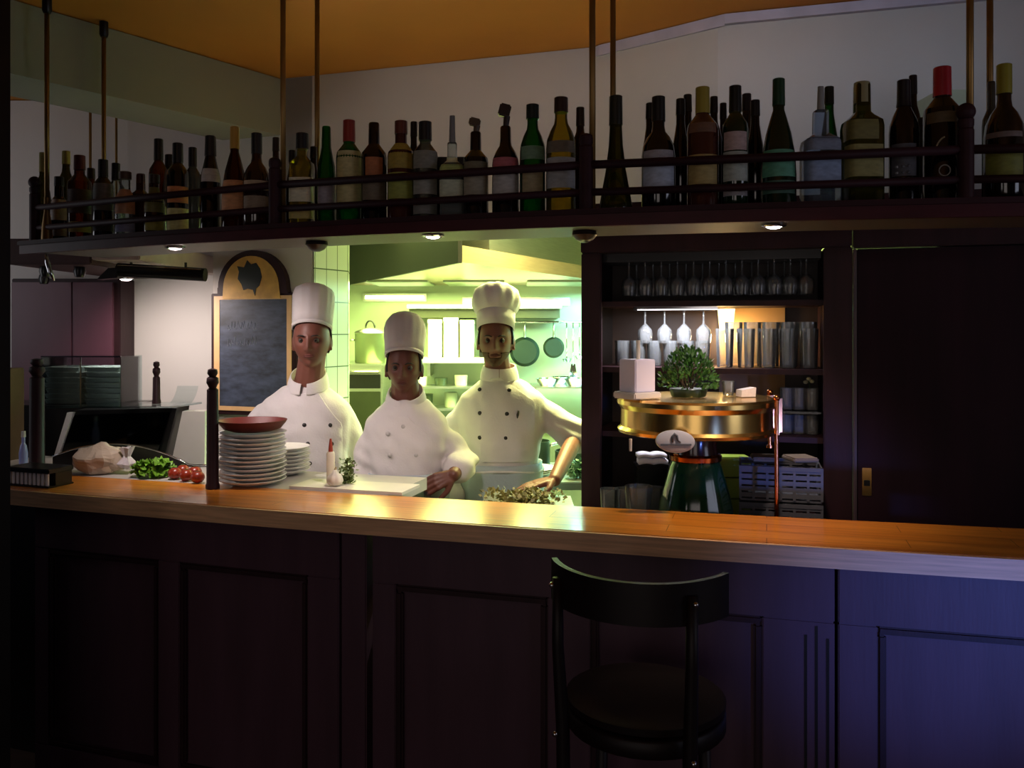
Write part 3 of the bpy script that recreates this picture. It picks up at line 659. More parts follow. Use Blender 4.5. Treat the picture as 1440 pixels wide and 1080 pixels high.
# strip light under the upper shelf
st = thing('strip_light', 'thin lit strip light under the upper shelf of the glass cabinet', 'lamp', CI(cu_(950), 0.06, shelf_z['upper'] - 0.03)); st.rotation_euler = cab.rotation_euler
MB().b2(-0.15, 0.15, -0.010, 0.010, 0, 0.009, 0.002).build('housing', M_chrome, st, world=False)
MB().b2(-0.148, 0.148, -0.007, 0.007, -0.003, -0.0005).build('diffuser', mat('lit_strip', 'ffffff', 0.5, emit=5, ecol=(0.95, 0.92, 1.0)), st, world=False)
l = area('strip_light_beam', CI(cu_(950), 0.06, shelf_z['upper'] - 0.036), CI(cu_(950), 0.08, 0), 0.29, 5, (0.92, 0.92, 1.0), 0.015); l.rotation_euler = (0, 0, math.atan2(cu.y, cu.x))
# small glowing lamp on the beige panel
lp = CI(cu_(1018), 0.27, shelf_z['upper'] - 0.11)
t = thing('shaded_lamp', 'small glowing warm lamp against the beige cabinet panel', 'lamp', lp)
MB().lathe([(0.026, 0), (0.034, 0.085)], (0, 0, 0), 20, cap0=False, cap1=False).build('lamp_shade', mat('glowing_shade', 'ffdf9a', 0.6, emit=3, ecol=(1.0, 0.75, 0.32)), t, 3.2, world=False)
MB().lathe([(0.008, 0.07), (0.008, 0.0885)], (0, 0, 0), 12).build('lamp_holder', M_brass, t, world=False)
point('shaded_lamp_light', lp + Vector((0, 0, -0.03)), 3.5, (1.0, 0.66, 0.28), 0.02)

# dark door and frame at the right
d0, d1 = cabx(1199), CI(0, 0) + cu * cu_(1700)
dl = (d1 - d0).length
dr = thing('panel_door', 'dark red-brown wooden door behind the bar with a small brass lock', 'door', (d0.x, d0.y, 0)); dr.rotation_euler = cab.rotation_euler
dz = PZ(349, d0.y)
MB().b2(0.0005, dl, -0.015, 0.05, dz, 2.128, 0.003).build('door_header', M_dark, dr, world=False)
MB().b2(0.0005, 0.013, -0.012, 0.04, 0, dz - 0.001, 0.004).build('door_frame', mat('worn_dark_frame', '4b3c42', 0.4), dr, world=False)
MB().b2(0.014, dl, 0.004, 0.045, 0.005, dz - 0.003, 0.003).build('door_leaf', M_door, dr, world=False)
lk = (cabx(1219) - d0).dot(cu)
lo = MB().b2(lk - 0.015, lk + 0.015, -0.001, 0.004, PZ(697, 2.97), PZ(658, 2.97), 0.001).build('lock_plate', M_brass, dr, world=False)
MB().b2(lk - 0.010, lk + 0.010, -0.006, -0.001, PZ(683, 2.97), PZ(675, 2.97), 0.001).build('bolt', M_black, lo, world=False)

# ------------------------------------------------------------------ glasses
def stem_glass(label):
    t = thing('stem_glass', label, 'glass', (0, 0, 0))
    MB().lathe([(0.031, 0), (0.030, -0.003), (0.005, -0.006), (0.0035, -0.012), (0.0035, -0.062), (0.012, -0.070), (0.027, -0.086), (0.0295, -0.105), (0.026, -0.138)], (0, 0, 0), 16, cap1=False).build('bowl', M_glass, t, 3.2, world=False)
    return t
def tumbler(label, r0, r1, h, name='tumbler'):
    t = thing(name, label, 'glass', (0, 0, 0))
    MB().lathe([(r0 * 0.2, 0.004), (r0 * 0.96, 0.001), (r0, 0.004), (r1, h), (r1 - 0.0022, h), (r0 - 0.003, 0.012), (0.001, 0.010)], (0, 0, 0), 18, cap0=True).build('glass_wall', M_glass, t, 0.9, world=False)
    return t
def row(proto_fn, cat_label, group, spots_):
    pr = None
    for i, (pos) in enumerate(spots_):
        lab = cat_label(i, len(spots_))
        if pr is None: pr = proto_fn(lab); pr.location = pos; pr['group'] = group; o = pr
        else: o = dup(pr, pos, lab)
def ordl(txt):
    return lambda i, n: '%s glass from the left %s' % (ORD[i], txt)
# glass rails screwed under the cabinet top carry the hanging stemmed glasses
hz = zo - 0.020
def hang(px0, px1, n, d, z): return [CI(cu_(px0 + (px1 - px0) * i / (n - 1)), d, z) for i in range(n)]
for d in (0.085, 0.185):
    for sg in (-1, 1):
        m = MB(); a_, b_ = sorted((d + sg * 0.010, d + sg * 0.035)); m.b2(0.06, tR - 0.005, a_, b_, hz - 0.0125, hz - 0.007); a_, b_ = sorted((d + sg * 0.0345, d + sg * 0.037)); m.b2(0.06, tR - 0.005, a_, b_, hz - 0.0125, zo - 0.0005); m.build('glass_rail', M_black, cab, world=False)
row(stem_glass, lambda i, n: '%s stemmed glass from the left hanging in the front cabinet rail' % ORD[i], 'hanging stemmed glasses', hang(880, 1136, 12, 0.085, hz))
row(stem_glass, lambda i, n: '%s stemmed glass from the left hanging in the rear cabinet rail' % ORD[i], 'hanging stemmed glasses behind', hang(886, 1130, 11, 0.185, hz))
uz = shelf_z['upper'] - 0.0215
row(stem_glass, lambda i, n: '%s stemmed glass from the left hanging below the upper shelf beside the strip light' % ORD[i], 'stemmed glasses below the upper shelf', hang(900, 986, 4, 0.155, uz))
for sg in (-1, 1):
    m = MB(); a_, b_ = sorted((0.155 + sg * 0.010, 0.155 + sg * 0.035)); m.b2(cu_(885), cu_(1002), a_, b_, uz - 0.0125, uz - 0.007); a_, b_ = sorted((0.155 + sg * 0.0345, 0.155 + sg * 0.037)); m.b2(cu_(885), cu_(1002), a_, b_, uz - 0.0125, uz + 0.001); m.build('glass_rail', M_black, cab, world=False)
mz = shelf_z['middle'] + 0.001
row(lambda l: tumbler(l, 0.026, 0.030, 0.098), lambda i, n: '%s short glass from the left on the middle cabinet shelf' % ORD[i], 'short glasses on the middle shelf', hang(866, 985, 6, 0.16, mz))
row(lambda l: tumbler(l, 0.029, 0.034, 0.145, 'tall_glass'), lambda i, n: '%s tall glass from the left on the middle cabinet shelf' % ORD[i], 'tall glasses on the middle shelf', hang(1018, 1140, 5, 0.10, mz))
row(lambda l: tumbler(l, 0.029, 0.034, 0.170, 'tall_glass'), lambda i, n: '%s tall glass from the left in the rear row of the middle shelf' % ORD[i], 'taller glasses in the rear row', hang(1030, 1141, 5, 0.21, mz))
tz = shelf_z['thin'] + 0.001
row(lambda l: tumbler(l, 0.022, 0.025, 0.080), lambda i, n: '%s small glass from the left on the thin glass shelf' % ORD[i], 'small glasses on the glass shelf', hang(1108, 1145, 3, 0.13, tz))
lz = shelf_z['lower'] + 0.001
row(lambda l: tumbler(l, 0.022, 0.025, 0.070), lambda i, n: '%s small glass from the left on the lower right cabinet shelf' % ORD[i], 'small glasses on the lower shelf', hang(1108, 1145, 3, 0.13, lz))
row(lambda l: tumbler(l, 0.029, 0.033, 0.125), lambda i, n: '%s dark glass from the left on the lower shelf behind the brass drum' % ORD[i], 'glasses behind the brass drum', hang(1030, 1075, 2, 0.16, lz))
o = thing('flower_stem', 'small pale blossom sprig on the glasses of the lower right shelf', 'flower', CI(cu_(1142), 0.20, tz))
m = MB(); m.lathe([(0.014, 0), (0.016, 0.06)], (0, 0, 0), 14); m.build('vase', M_glass, o, 3.2, world=False)
m = MB(); m.tube([(0, 0, 0.02), (0.004, 0, 0.08), (0.0, 0, 0.105)], 0.002, 6); m.build('stem', mat('plant_green', '36521f', 0.6, var=0.3, scale=30), o, world=False)
for dx, dz_ in ((0, 0.110), (0.012, 0.101), (-0.011, 0.098)): MB().ball((dx, 0, dz_), 0.009, 10, (1, 1, .8)).build('blossom', mat('cream_petal', 'e8dfb8', 0.6), o, 3.2, world=False)
bz = 0.986
def bb(px, Y, z=bz): return Vector((PX(px, Y), Y, z))
row(lambda l: tumbler(l, 0.026, 0.031, 0.13), lambda i, n: '%s dark tumbler from the left behind the bar top, left of the tap tower' % ORD[i], 'tumblers left of the tap tower', [bb(857, 2.90), bb(878, 2.91), bb(900, 2.92), bb(921, 2.93)])
o = tumbler('large pale tumbler catching the light left of the green tap tower', 0.034, 0.045, 0.165); o.location = bb(898, 2.76)

# ------------------------------------------------------------------ green and brass tap tower
TY = 2.80; tx = PX(978, TY); sc_ = TY / F
tw = thing('tap_tower', 'green ceramic beer tap tower with a wide polished brass drum and oval badge', 'beer tap', (tx, TY, bz))
z_ = lambda py: PZ(py, TY) - bz
fl_ = lambda a, z: 1 + 0.012 * math.cos(12 * a)
MB().lathe([(0.128, 0), (0.126, 0.012), (0.121, z_(715)), (0.108, z_(690)), (0.096, z_(672)), (0.085, z_(655)), (0.078, z_(648))], (0, 0, 0), 48, flute=fl_).build('ceramic_body', mat('green_glaze', '123f22', 0.12, var=0.2, coat=0.6), tw, 0.8, world=False)
MB().lathe([(0.078, z_(648)), (0.084, z_(646)), (0.085, z_(640)), (0.078, z_(637))], (0, 0, 0), 40).build('copper_collar', M_copper, tw, 0.8, world=False)
MB().lathe([(0.074, z_(638)), (0.068, z_(625)), (0.072, z_(608))], (0, 0, 0), 40).build('neck', mat('dark_brown_glaze', '2a120c', 0.2, coat=0.5), tw, 0.8, world=False)
R_ = 0.250
MB().lathe([(0.10, z_(607)), (R_ - .012, z_(608)), (R_ + .002, z_(606)), (R_ + .004, z_(602)), (R_ - .006, z_(598)), (R_ - .007, z_(574)), (R_ - .002, z_(571)), (R_ + .005, z_(567)), (R_ + .005, z_(561)), (R_ - .004, z_(558)), (R_ - .02, z_(558)), (0.02, z_(559.5))], (0, 0, 0), 64).build('brass_drum', M_brass, tw, 0.5, world=False)
for dx, dy in ((0.215, -0.165), (0.262, 0.06)):
    zb0 = 0.0 if dy < 0 else 0.275; m = MB(); m.cyl((dx, dy, zb0), (dx, dy, z_(556)), 0.007, n=10); m.lathe([(0.013, 0), (0.013, 0.008)], (dx, dy, zb0), 12); m.ball((dx, dy, z_(554)), 0.011, 10); m.build('copper_rod', M_copper, tw, 0.8, world=False)
m = MB(); m.b2(0.235, 0.285, -0.01, 0.05, z_(612), z_(556), 0.01); m.build('copper_box', M_copper, tw, world=False)
# badge: white oval with a dark rearing mark and a bar
bx, by_, bzz = PX(950, 2.53) - tx, -0.268, PZ(621, 2.53) - bz
bd_ = MB(); bd_.lathe([(0.001, -0.008), (0.054, -0.008), (0.059, -0.003), (0.057, 0.003), (0.046, 0.006), (0.001, 0.007)], (0, 0, 0), 36, sy=0.58); 
me = bd_.mesh('oval_badge'); me.transform(Matrix.Translation((bx, by_, bzz)) @ Matrix.Rotation(math.radians(4), 4, 'Y') @ Matrix.Rotation(PI / 2, 4, 'X')); bo = link('oval_badge', me, mat('badge_enamel', 'b9bcc6', 0.3, var=0.02), tw, 0.8, world=False)
m = MB(); m.b2(bx - 0.046, bx + 0.046, by_ - 0.0092, by_ - 0.0065, bzz - 0.011, bzz - 0.006, 0.0005); m.build('badge_bar', mat('badge_grey', '5a5e68', 0.5), bo, world=False)
m = MB(); m.tube([(bx - 0.010, by_ - 0.008, bzz - 0.002), (bx - 0.010, by_ - 0.008, bzz + 0.016), (bx - 0.004, by_ - 0.008, bzz + 0.024), (bx + 0.003, by_ - 0.008, bzz + 0.018), (bx + 0.006, by_ - 0.008, bzz + 0.004), (bx + 0.014, by_ - 0.008, bzz - 0.002)], [0.003, 0.004, 0.004, 0.004, 0.003, 0.002], 8); m.build('badge_mark', MATS['badge_grey'], bo, 3.2, world=False)
m = MB(); m.tube([(bx, by_ + 0.008, bzz), (bx, -0.16, bzz - 0.004), (bx * 0.6, -0.066, bzz + 0.01)], 0.006); m.build('badge_arm', M_copper, tw, 3.2, world=False)
m = MB(); m.cyl((PX(883, 2.66) - tx, -0.20, z_(606)), (PX(883, 2.66) - tx, -0.20, z_(622)), 0.005, 0.004, 10); m.build('spout', M_white, tw, world=False)
# things on top of the drum
dzt = bz + z_(557.6) + 0.0005
q = bb(896, 2.72, dzt)
t = thing('candle_holder', 'white square block holder with a thin white candle on the brass drum', 'candle holder', q); t.rotation_euler = (0, 0, 0.55)
MB().b2(-0.055, 0.055, -0.055, 0.055, 0, 0.022, 0.004).build('base', M_white, t, world=False)
MB().b2(-0.041, 0.041, -0.041, 0.041, 0.022, 0.125, 0.003).build('block', mat('lavender_white_paper', 'e4e2fa', 0.6, var=0.02), t, world=False)
MB().cyl((0.004, 0, 0.125), (0.004, 0, 0.185), 0.0065, n=14).build('candle', mat('wax', 'e4ddcf', 0.5), t, 0.8, world=False)
q = bb(968, 2.80, dzt)
t = thing('potted_plant', 'bushy dark green foliage arrangement on top of the brass drum', 'plant', q)
MB().lathe([(0.055, 0), (0.062, 0.022), (0.060, 0.026)], (0, 0, 0), 20).build('bowl', mat('dark_green_bowl', '1d2c1a', 0.3), t, 0.8, world=False)
rg = random.Random(3); m = MB()
for i in range(900):
    a, e = rg.uniform(0, 2 * PI), rg.uniform(0.02, 1.45); r = 0.092 * (0.35 + 0.65 * rg.random() ** .4)
    d = Vector((math.cos(a) * math.cos(e) * 1.02, math.sin(a) * math.cos(e) * 0.85, math.sin(e) * 1.45)); p = d * r + Vector((0, 0, 0.024))
    tdir = (d + Vector((rg.uniform(-.7, .7), rg.uniform(-.7, .7), rg.uniform(-.3, .6)))).normalized(); s_ = tdir.cross(Vector((rg.uniform(-1, 1), rg.uniform(-1, 1), .3))).normalized()
    L_ = rg.uniform(.010, .022); w_ = L_ * .28
    v = [m.bm.verts.new(p), m.bm.verts.new(p + tdir * L_ * .5 + s_ * w_), m.bm.verts.new(p + tdir * L_), m.bm.verts.new(p + tdir * L_ * .5 - s_ * w_)]; m.bm.faces.new(v)
m.build('foliage', mat('moss_leaf', '2c5a1c', 0.6, var=0.5, scale=60), t, world=False)
m = MB()
for i in range(9):
    a = i * 0.7; m.tube([(0.01 * math.cos(a), 0.01 * math.sin(a), 0.02), (0.05 * math.cos(a), 0.045 * math.sin(a), 0.09 + 0.01 * (i % 3))], 0.002, 5)
m.build('stem', mat('twig', '3a2c18', 0.7), t, world=False)
q = bb(1049, 2.80, dzt)
t = thing('paper_packet', 'small white crumpled paper packet on the right of the brass drum', 'packet', q); t.rotation_euler = (0, 0, 0.2)
m = MB(); m.prismy([(-0.026, 0), (0.024, 0), (0.026, 0.030), (-0.024, 0.022)], -0.02, 0.02); m.build('packet', M_cloth, t, world=False)
o = tumbler('small dark glass between the foliage and the paper packet on the drum', 0.017, 0.021, 0.048); o.location = bb(1024, 2.84, dzt)
# folded napkins on a black box, dish rack crates, green-lit packets
q = bb(917, 3.10, 0.986)
t = thing('cutlery_box', 'black box standing behind the tumblers left of the tap tower', 'box', q)
MB().b2(-0.06, 0.06, -0.04, 0.05, 0, 0.175, 0.004).build('case', M_black, t, world=False); MB().b2(-0.062, 0.062, -0.042, 0.052, 0.1755, 0.183, 0.002).build('lid', M_black, t, world=False)
for i, lab in enumerate(('lower folded bright white napkin on the black box', 'upper folded bright white napkin on the black box')):
    m = MB(); n_ = 9
    for j in range(1): pass
    rings = []
    for k in range(n_):
        x = -0.052 + 0.104 * k / (n_ - 1) - i * 0.004; zz = 0.1845 + i * 0.024 + 0.005 * abs(math.sin(k * .8)); h = 0.016 - (0.004 if i else 0)
        rings.append([(x, -0.038, zz), (x, 0.03, zz), (x, 0.03, zz + h), (x, -0.038, zz + h)])
    m.skin(rings); me = m.mesh('folded_napkin'); me.transform(Matrix.Translation((0, 0, -0.1845))); o = link('folded_napkin', me, mat('bright_linen', 'efeaf4', 0.8), None, 3.2, world=False); o.location = q + Vector((0, 0, 0.1845)); tag(o, lab, 'napkin', 'folded napkins')
for i, lab in enumerate(('lower grey plastic dish rack crate right of the tap tower', 'upper grey plastic dish rack crate right of the tap tower')):
    q = bb(1096, 2.83, 0.986 + i * 0.118)
    t = thing('dish_rack', lab, 'crate', q, 'stacked dish racks'); t.rotation_euler = (0, 0, -0.26)
    W_, D_, H_ = 0.250 - i * 0.0, 0.19, 0.112
    m = MB(); gm = mat('slate_plastic', '45474e', 0.5, var=0.1)
    m.b2(-W_ / 2, W_ / 2, -D_ / 2, D_ / 2, 0, 0.006)
    m.build('rack_base', gm, t, world=False)
    for sx in (-1, 1): MB().b2(sx * W_ / 2 - 0.003, sx * W_ / 2 + 0.003, -D_ / 2, D_ / 2, 0.006, H_, 0.001).build('side_wall', gm, t, world=False)
    for sy in (-1, 1):
        m = MB(); y = sy * D_ / 2
        for k in range(5): m.b2(-W_ / 2, W_ / 2, y - 0.003, y + 0.003, 0.012 + k * 0.020, 0.026 + k * 0.020)
        for k in range(7): m.b2(-W_ / 2 + k * W_ / 6 - 0.004, -W_ / 2 + k * W_ / 6 + 0.004, y - 0.004, y + 0.004, 0.006, H_)
        m.b2(-W_ / 2, W_ / 2, y - 0.005, y + 0.005, H_ - 0.012, H_)
        m.build('lattice_wall', gm, t, world=False)
rackz = 0.986 + 2 * 0.118
for i in range(2):
    q = bb(1075 + i * 50, 2.83 - 0.012 * i, rackz)
    o = MB().box((q.x, q.y, q.z + 0.010), (0.085, 0.10, 0.014), rz=-0.2 + 0.3 * i, bev=0.004).build('folded_cloth', mat('grey_brown_cloth', '6a5e52', 0.9)); tag(o, ('brown folded cloth on the left of the dish racks', 'brown folded cloth on the right of the dish racks')[i], 'cloth')
for i in range(3):
    q = bb(1030, 3.05, 0.986 + i * 0.075)
    t = MB().b2(q.x - 0.055, q.x + 0.055, q.y - 0.04, q.y + 0.04, q.z, q.z + 0.070, 0.004).build('green_lit_carton', mat('green_lit_paper', '8fa83a', 0.5, var=0.08)); tag(t, ('bottom', 'middle', 'top')[i] + ' green-lit carton of the stack behind the tap tower', 'carton', 'green-lit cartons')  # paper in green light, the tint is put into its colour

# ------------------------------------------------------------------ left background: serving corner
t = thing('tall_cupboard', 'tall dark purple cupboard against the far left wall', 'cupboard', (PX(95, 4.42), 4.42, 0))
x0, x1 = PX(10, 4.4) - PX(95, 4.42), PX(164, 4.4) - PX(95, 4.42); zt = PZ(391, 4.4)
pm = mat('purple_brown_lacquer', '5a3644', 0.4, var=0.1, scale=2, stretch=(4, 4, .5))
MB().b2(x0, x1, 0.02, 0.19, 0, zt, 0.004).build('body', M_dark, t, world=False)
MB().b2(x0 + 0.01, (x0 + x1) / 2 + 0.04, 0.0, 0.0195, 0.08, zt - 0.02, 0.003).build('door', pm, t, world=False)
MB().b2((x0 + x1) / 2 + 0.044, x1 - 0.03, 0.0, 0.0195, 0.08, zt - 0.02, 0.003).build('door', pm, t, world=False)
# dark canopy above the serving corner, with a rail lamp and two spots
t = thing('canopy', 'dark flat canopy hung over the serving corner at the left', 'canopy', (PX(90, 3.9), 3.9, 1.93))
cx = PX(90, 3.9)
MB().b2(PX(10, 3.6) - cx, PX(128, 3.6) - cx, -0.30, 0.72, 0.0, 0.11, 0.006).build('dark_board', mat('brown_canopy', '42282a', 0.5), t, world=False)
MB().b2(PX(128, 3.6) - cx + 0.001, -1.57 - cx, -0.30, 0.715, 0.02, 0.11, 0.004).build('pale_board', mat('pinkish_paint', 'b5a39c', 0.7), t, world=False)
for px, yy in ((64, -0.18), (112, -0.16), (62, 0.40)):
    m = MB(); m.lathe([(0.022, 0), (0.026, -0.02), (0.018, -0.045)], (PX(px, 3.9 + yy) - cx, yy, -0.0005), 12); m.build('fixing_boss', M_black, t, 0.7, world=False)
for sx in (-0.62, 0.1):
    m = MB(); m.cyl((sx, 0.3, 0.11), (sx, 0.3, ZR - 1.93 - 0.001), 0.006, n=8); m.build('hanging_rod', M_rod, t, world=False)
lx0, lx1 = PX(150, 3.75), PX(289, 3.75)
t = thing('rail_lamp', 'long black rail lamp under the pale canopy beside the chalkboard', 'lamp', ((lx0 + lx1) / 2, 3.75, PZ(384, 3.75)))
hl = (lx1 - lx0) / 2
m = MB(); m.tube([(-hl + 0.05, 0, 0.015), (hl, 0, -0.008)], 0.030, 14); m.build('lamp_body', M_black, t, 0.9, world=False)
m = MB(); m.tube([(-hl + 0.06, -0.024, 0.032), (hl - 0.01, -0.024, 0.012)], 0.004, 8); m.build('chrome_strip', M_chrome, t, world=False)
m = MB(); m.prismy([(-hl - 0.03, -0.03), (-hl + 0.06, -0.022), (-hl + 0.06, 0.022), (-hl + 0.02, 0.02)], -0.03, 0.03); m.build('end_cap', M_black, t, world=False)
for sx in (-hl * .5, hl * .6): MB().cyl((sx, 0.0, 0.02), (sx, 0.0, 1.9498 - PZ(384, 3.75)), 0.006, n=8).build('support', M_black, t, world=False)
q = P(177, 391, 4.05)
t = thing('wall_spot', 'small bright spot lamp lighting the far left wall', 'lamp', q)
MB().lathe([(0.030, 0.02), (0.034, 0.0), (0.028, -0.006)], (0, 0, 0), 16).build('housing', M_chrome, t, 0.8, world=False)
MB().lathe([(0.026, -0.0065), (0.016, -0.012)], (0, 0, 0), 16).build('bulb', M_bulb, t, 0.8, world=False)
MB().cyl((0, 0, 0.02), (0, 0, 1.93 - q.z + 0.021), 0.006, n=8).build('stem', M_chrome, t, world=False)
spot('wall_spot_beam', q + Vector((0.02, 0, -0.02)), (q.x + 0.25, 4.62, 0.9), 32, (1.0, 0.83, 0.75), 150, 1.0, 0.03)
# thin brass rod beyond
m = MB(); q = P(127, 300, 4.45); m.cyl((q.x, q.y, 2.041), (q.x, q.y, ZR - 0.001), 0.007, n=8); o = m.build('canopy_rod', M_rod); tag(o, 'thin brass rod holding the canopy, seen behind the bottles', 'rod')
# low service counter in the back
o = MB().b2(-2.75, -1.56, 3.78, 4.39, 0, 0.95, 0.005).build('service_counter', M_dark); tag(o, 'dark service counter carrying the glass display case', 'counter')
# display case
CY = 3.80
t = thing('display_case', 'black refrigerated display case with slanted glass front behind the bar', 'display case', (PX(165, CY), CY, 0.951)); vx = PX(165, CY)
XX = lambda px, Y=CY: PX(px, Y) - vx
zz = lambda py, Y=CY: PZ(py, Y) - 0.951
m = MB(); a = [(XX(78), 0), (XX(222), 0), (XX(243), zz(574)), (XX(100), zz(578))]
m.prismy([(XX(78), 0.0), (XX(222), 0.0), (XX(243), zz(574)), (XX(100), zz(578))], 0.02, 0.20); m.build('cabinet_body', M_black, t, world=False)
m = MB(); m.prismy([(XX(84), zz(642)), (XX(218), zz(646)), (XX(238), zz(580)), (XX(104), zz(584))], 0.004, 0.012); m.build('front_pane', tglass('smoked_glass', '54585c', 0.08), t, world=False)
m = MB(); m.prismy([(XX(75), zz(646)), (XX(81), zz(646)), (XX(103), zz(580)), (XX(95), zz(580))], -0.004, 0.02); m.build('edge_frame', mat('white_metal', 'f2f2f6', 0.3), t, world=False)
m = MB(); m.prismy([(XX(222), zz(652)), (XX(229), zz(652)), (XX(249), zz(574)), (XX(242), zz(574))], -0.004, 0.02); m.build('edge_frame', M_black, t, world=False)
m = MB(); m.prism([(XX(60), -0.03), (XX(246), -0.03), (XX(262), 0.19), (XX(140), 0.195)], zz(573), zz(573) + 0.008); m.build('glass_top', M_pane, t, world=False)
rings = []
for i in range(9):
    a = i / 8 * 1.1; rings.append([(XX(229) , 0.04 + 0.14 * math.sin(a), zz(573) + 0.009 + 0.14 * (1 - math.cos(a))), (XX(260), 0.04 + 0.14 * math.sin(a), zz(573) + 0.009 + 0.14 * (1 - math.cos(a)))])
m = MB(); m.skin(rings, False, False, closed=False); m.build('curved_pane', M_pane, t, 3.2, world=False)
m = MB(); m.prismy([(XX(231), 0.0), (XX(285), 0.0), (XX(286), zz(579)), (XX(254), zz(579))], 0.02, 0.09); m.build('white_side', mat('white_enamel', 'd2cec8', 0.35, var=0.03), t, world=False)
# arched black guard in front of the case
AY = 3.46
t = thing('arched_guard', 'low black arched guard with a chrome rim in front of the display case', 'guard', (PX(180, AY), AY, 1.0998)); ax = PX(180, AY)
arc = []
for i in range(25):
    px = 74 + (292 - 74) * i / 24; k = (px - 158) / 134.0; py = 625 + 45 * min(1.0, abs(k)) ** 2.0
    arc.append((PX(px, AY) - ax, PZ(py, AY) - 1.0998))
m = MB(); m.prismy([(arc[0][0], 0.0)] + [(x, max(z, 0.004)) for x, z in arc] + [(arc[-1][0], 0.0)], 0, 0.02); m.build('guard_board', M_black, t, world=False)
m = MB(); m.tube([(x, 0.0, max(z, 0.004) + 0.002) for x, z in arc], 0.0035, 6); m.build('rim', M_chrome, t, 3.2, world=False)
# two stacks of grey trays under a glass cover on the display case
tz0 = zz(573) + 0.951 + 0.0095
cvx0, cvx1 = PX(60, 4.05), PX(172, 4.05); mid = (cvx0 + cvx1) / 2; TYY = 4.15
o = MB().b2(-2.75, PX(183, 4.0), 4.01, 4.30, 0.951, 1.30, 0.004).build('tray_cabinet', M_black); tag(o, 'black low cabinet behind the display case, under the tray stacks', 'cabinet')
for s_ in range(2):
    pr = None; xc = (cvx0 + mid) / 2 if s_ == 0 else (mid + cvx1) / 2; wd = (mid - cvx0) - 0.018
    for i in range(7):
        lab = '%s grey tray from the bottom in the %s stack behind the display case' % (ORD[i], ('cupboard side', 'chalkboard side')[s_])
        if pr is None:
            pr = thing('tray', lab, 'tray', (xc, TYY, 1.301), 'stacked grey trays'); gt = mat('grey_tray_plastic', 'd2d2d0', 0.4, var=0.1)
            m = MB(); m.b2(-wd / 2 + .012, wd / 2 - .012, -0.09, 0.09, 0, 0.004); m.build('tray_base', gt, pr, world=False)
            m = MB()
            for sx in (-1, 1): m.box((sx * (wd / 2 - .007), 0, 0.013), (0.004, 0.2, 0.022), ry=sx * 0.45)
            for sy in (-1, 1): m.box((0, sy * 0.097, 0.013), (wd - 0.01, 0.004, 0.022), rx=-sy * 0.45)
            m.build('tray_rim', gt, pr, world=False)
        else: dup(pr, (xc + 0.004 * ((i * 7) % 3 - 1), TYY, 1.301 + i * 0.0255), lab)
t = thing('glass_cover', 'box shaped glass cover standing over the grey tray stacks', 'glass cover', (mid, TYY, 1.301)); hw = (cvx1 - cvx0) / 2; hh = 0.222
for nm, bx_ in (('front_pane', (-hw, hw, -0.115, -0.111, 0, hh)), ('side_pane', (-hw, -hw + .004, -0.110, 0.115, 0, hh)), ('side_pane', (hw - .004, hw, -0.110, 0.115, 0, hh)), ('top_pane', (-hw, hw, -0.115, 0.115, hh + .0005, hh + .0045))):
    MB().b2(*bx_).build(nm, M_pane, t, world=False)
m = MB(); m.b2(-hw, hw, -0.117, -0.112, hh + 0.001, hh + 0.007); m.b2(-0.003, 0.003, -0.118, -0.1155, 0.0, hh); m.build('edge_strip', M_chrome, t, world=False)
# small things at the far left edge
o = MB().b2(PX(18, 3.9), PX(45, 3.9), 3.66, 3.84, 0.951, PZ(516, 3.9), 0.004).build('carton', mat('tan_card', '7a6a4c', 0.7)); tag(o, 'tall tan carton at the far left edge beside the pillar', 'carton')
q = bb(35, 3.62, 0.951); q = Vector((PX(33, 3.50), 3.50, 1.0998))
t = thing('spray_bottle', 'small pale blue bottle at the far left edge in front of the tan carton', 'bottle', q)
MB().lathe([(0.016, 0), (0.017, 0.05), (0.012, 0.08), (0.007, 0.09), (0.007, 0.12)], (0, 0, 0), 16).build('body', mat('pale_blue_plastic', '9aa0e0', 0.3), t, 0.8, world=False)
MB().lathe([(0.009, 0.115), (0.008, 0.14)], (0, 0, 0), 12).build('cap', M_white, t, world=False)

# ------------------------------------------------------------------ on the bar top
def newel(px, pyb, pyt, Y, zb, r, label):
    q = Vector((PX(px, Y), Y, zb)); H = PZ(pyt, Y) - zb
    t = thing('guard_post', label, 'post', q, 'turned dark guard posts')
    MB().lathe([(r * 1.15, 0), (r * 1.15, 0.012), (r, 0.02), (r * 0.92, H - 0.075), (r * 0.6, H - 0.068), (r * 0.75, H - 0.06)], (0, 0, 0), 16).build('shaft', M_dark, t, 0.7, world=False)
    m = MB(); m.lathe([(r * .75, H - 0.06), (r * 1.0, H - 0.05), (r * .95, H - 0.034), (r * .55, H - 0.028), (r * .85, H - 0.018), (r * .75, H - 0.004), (r * .2, H)], (0, 0, 0), 16); m.build('finial', M_dark, t, 0.9, world=False)
newel(299, 685, 518, 2.985, ZT + 0.001, 0.021, 'dark turned post standing on the bar top beside the plate stack')
newel(52, 660, 504, 3.27, ZT + 0.001, 0.028, 'thick dark post on the bar top behind the slotted grille at the left')
newel(220, 572, 508, 3.90, PZ(573, 3.80) + 0.009, 0.017, 'thin dark post standing on the glass top of the display case')
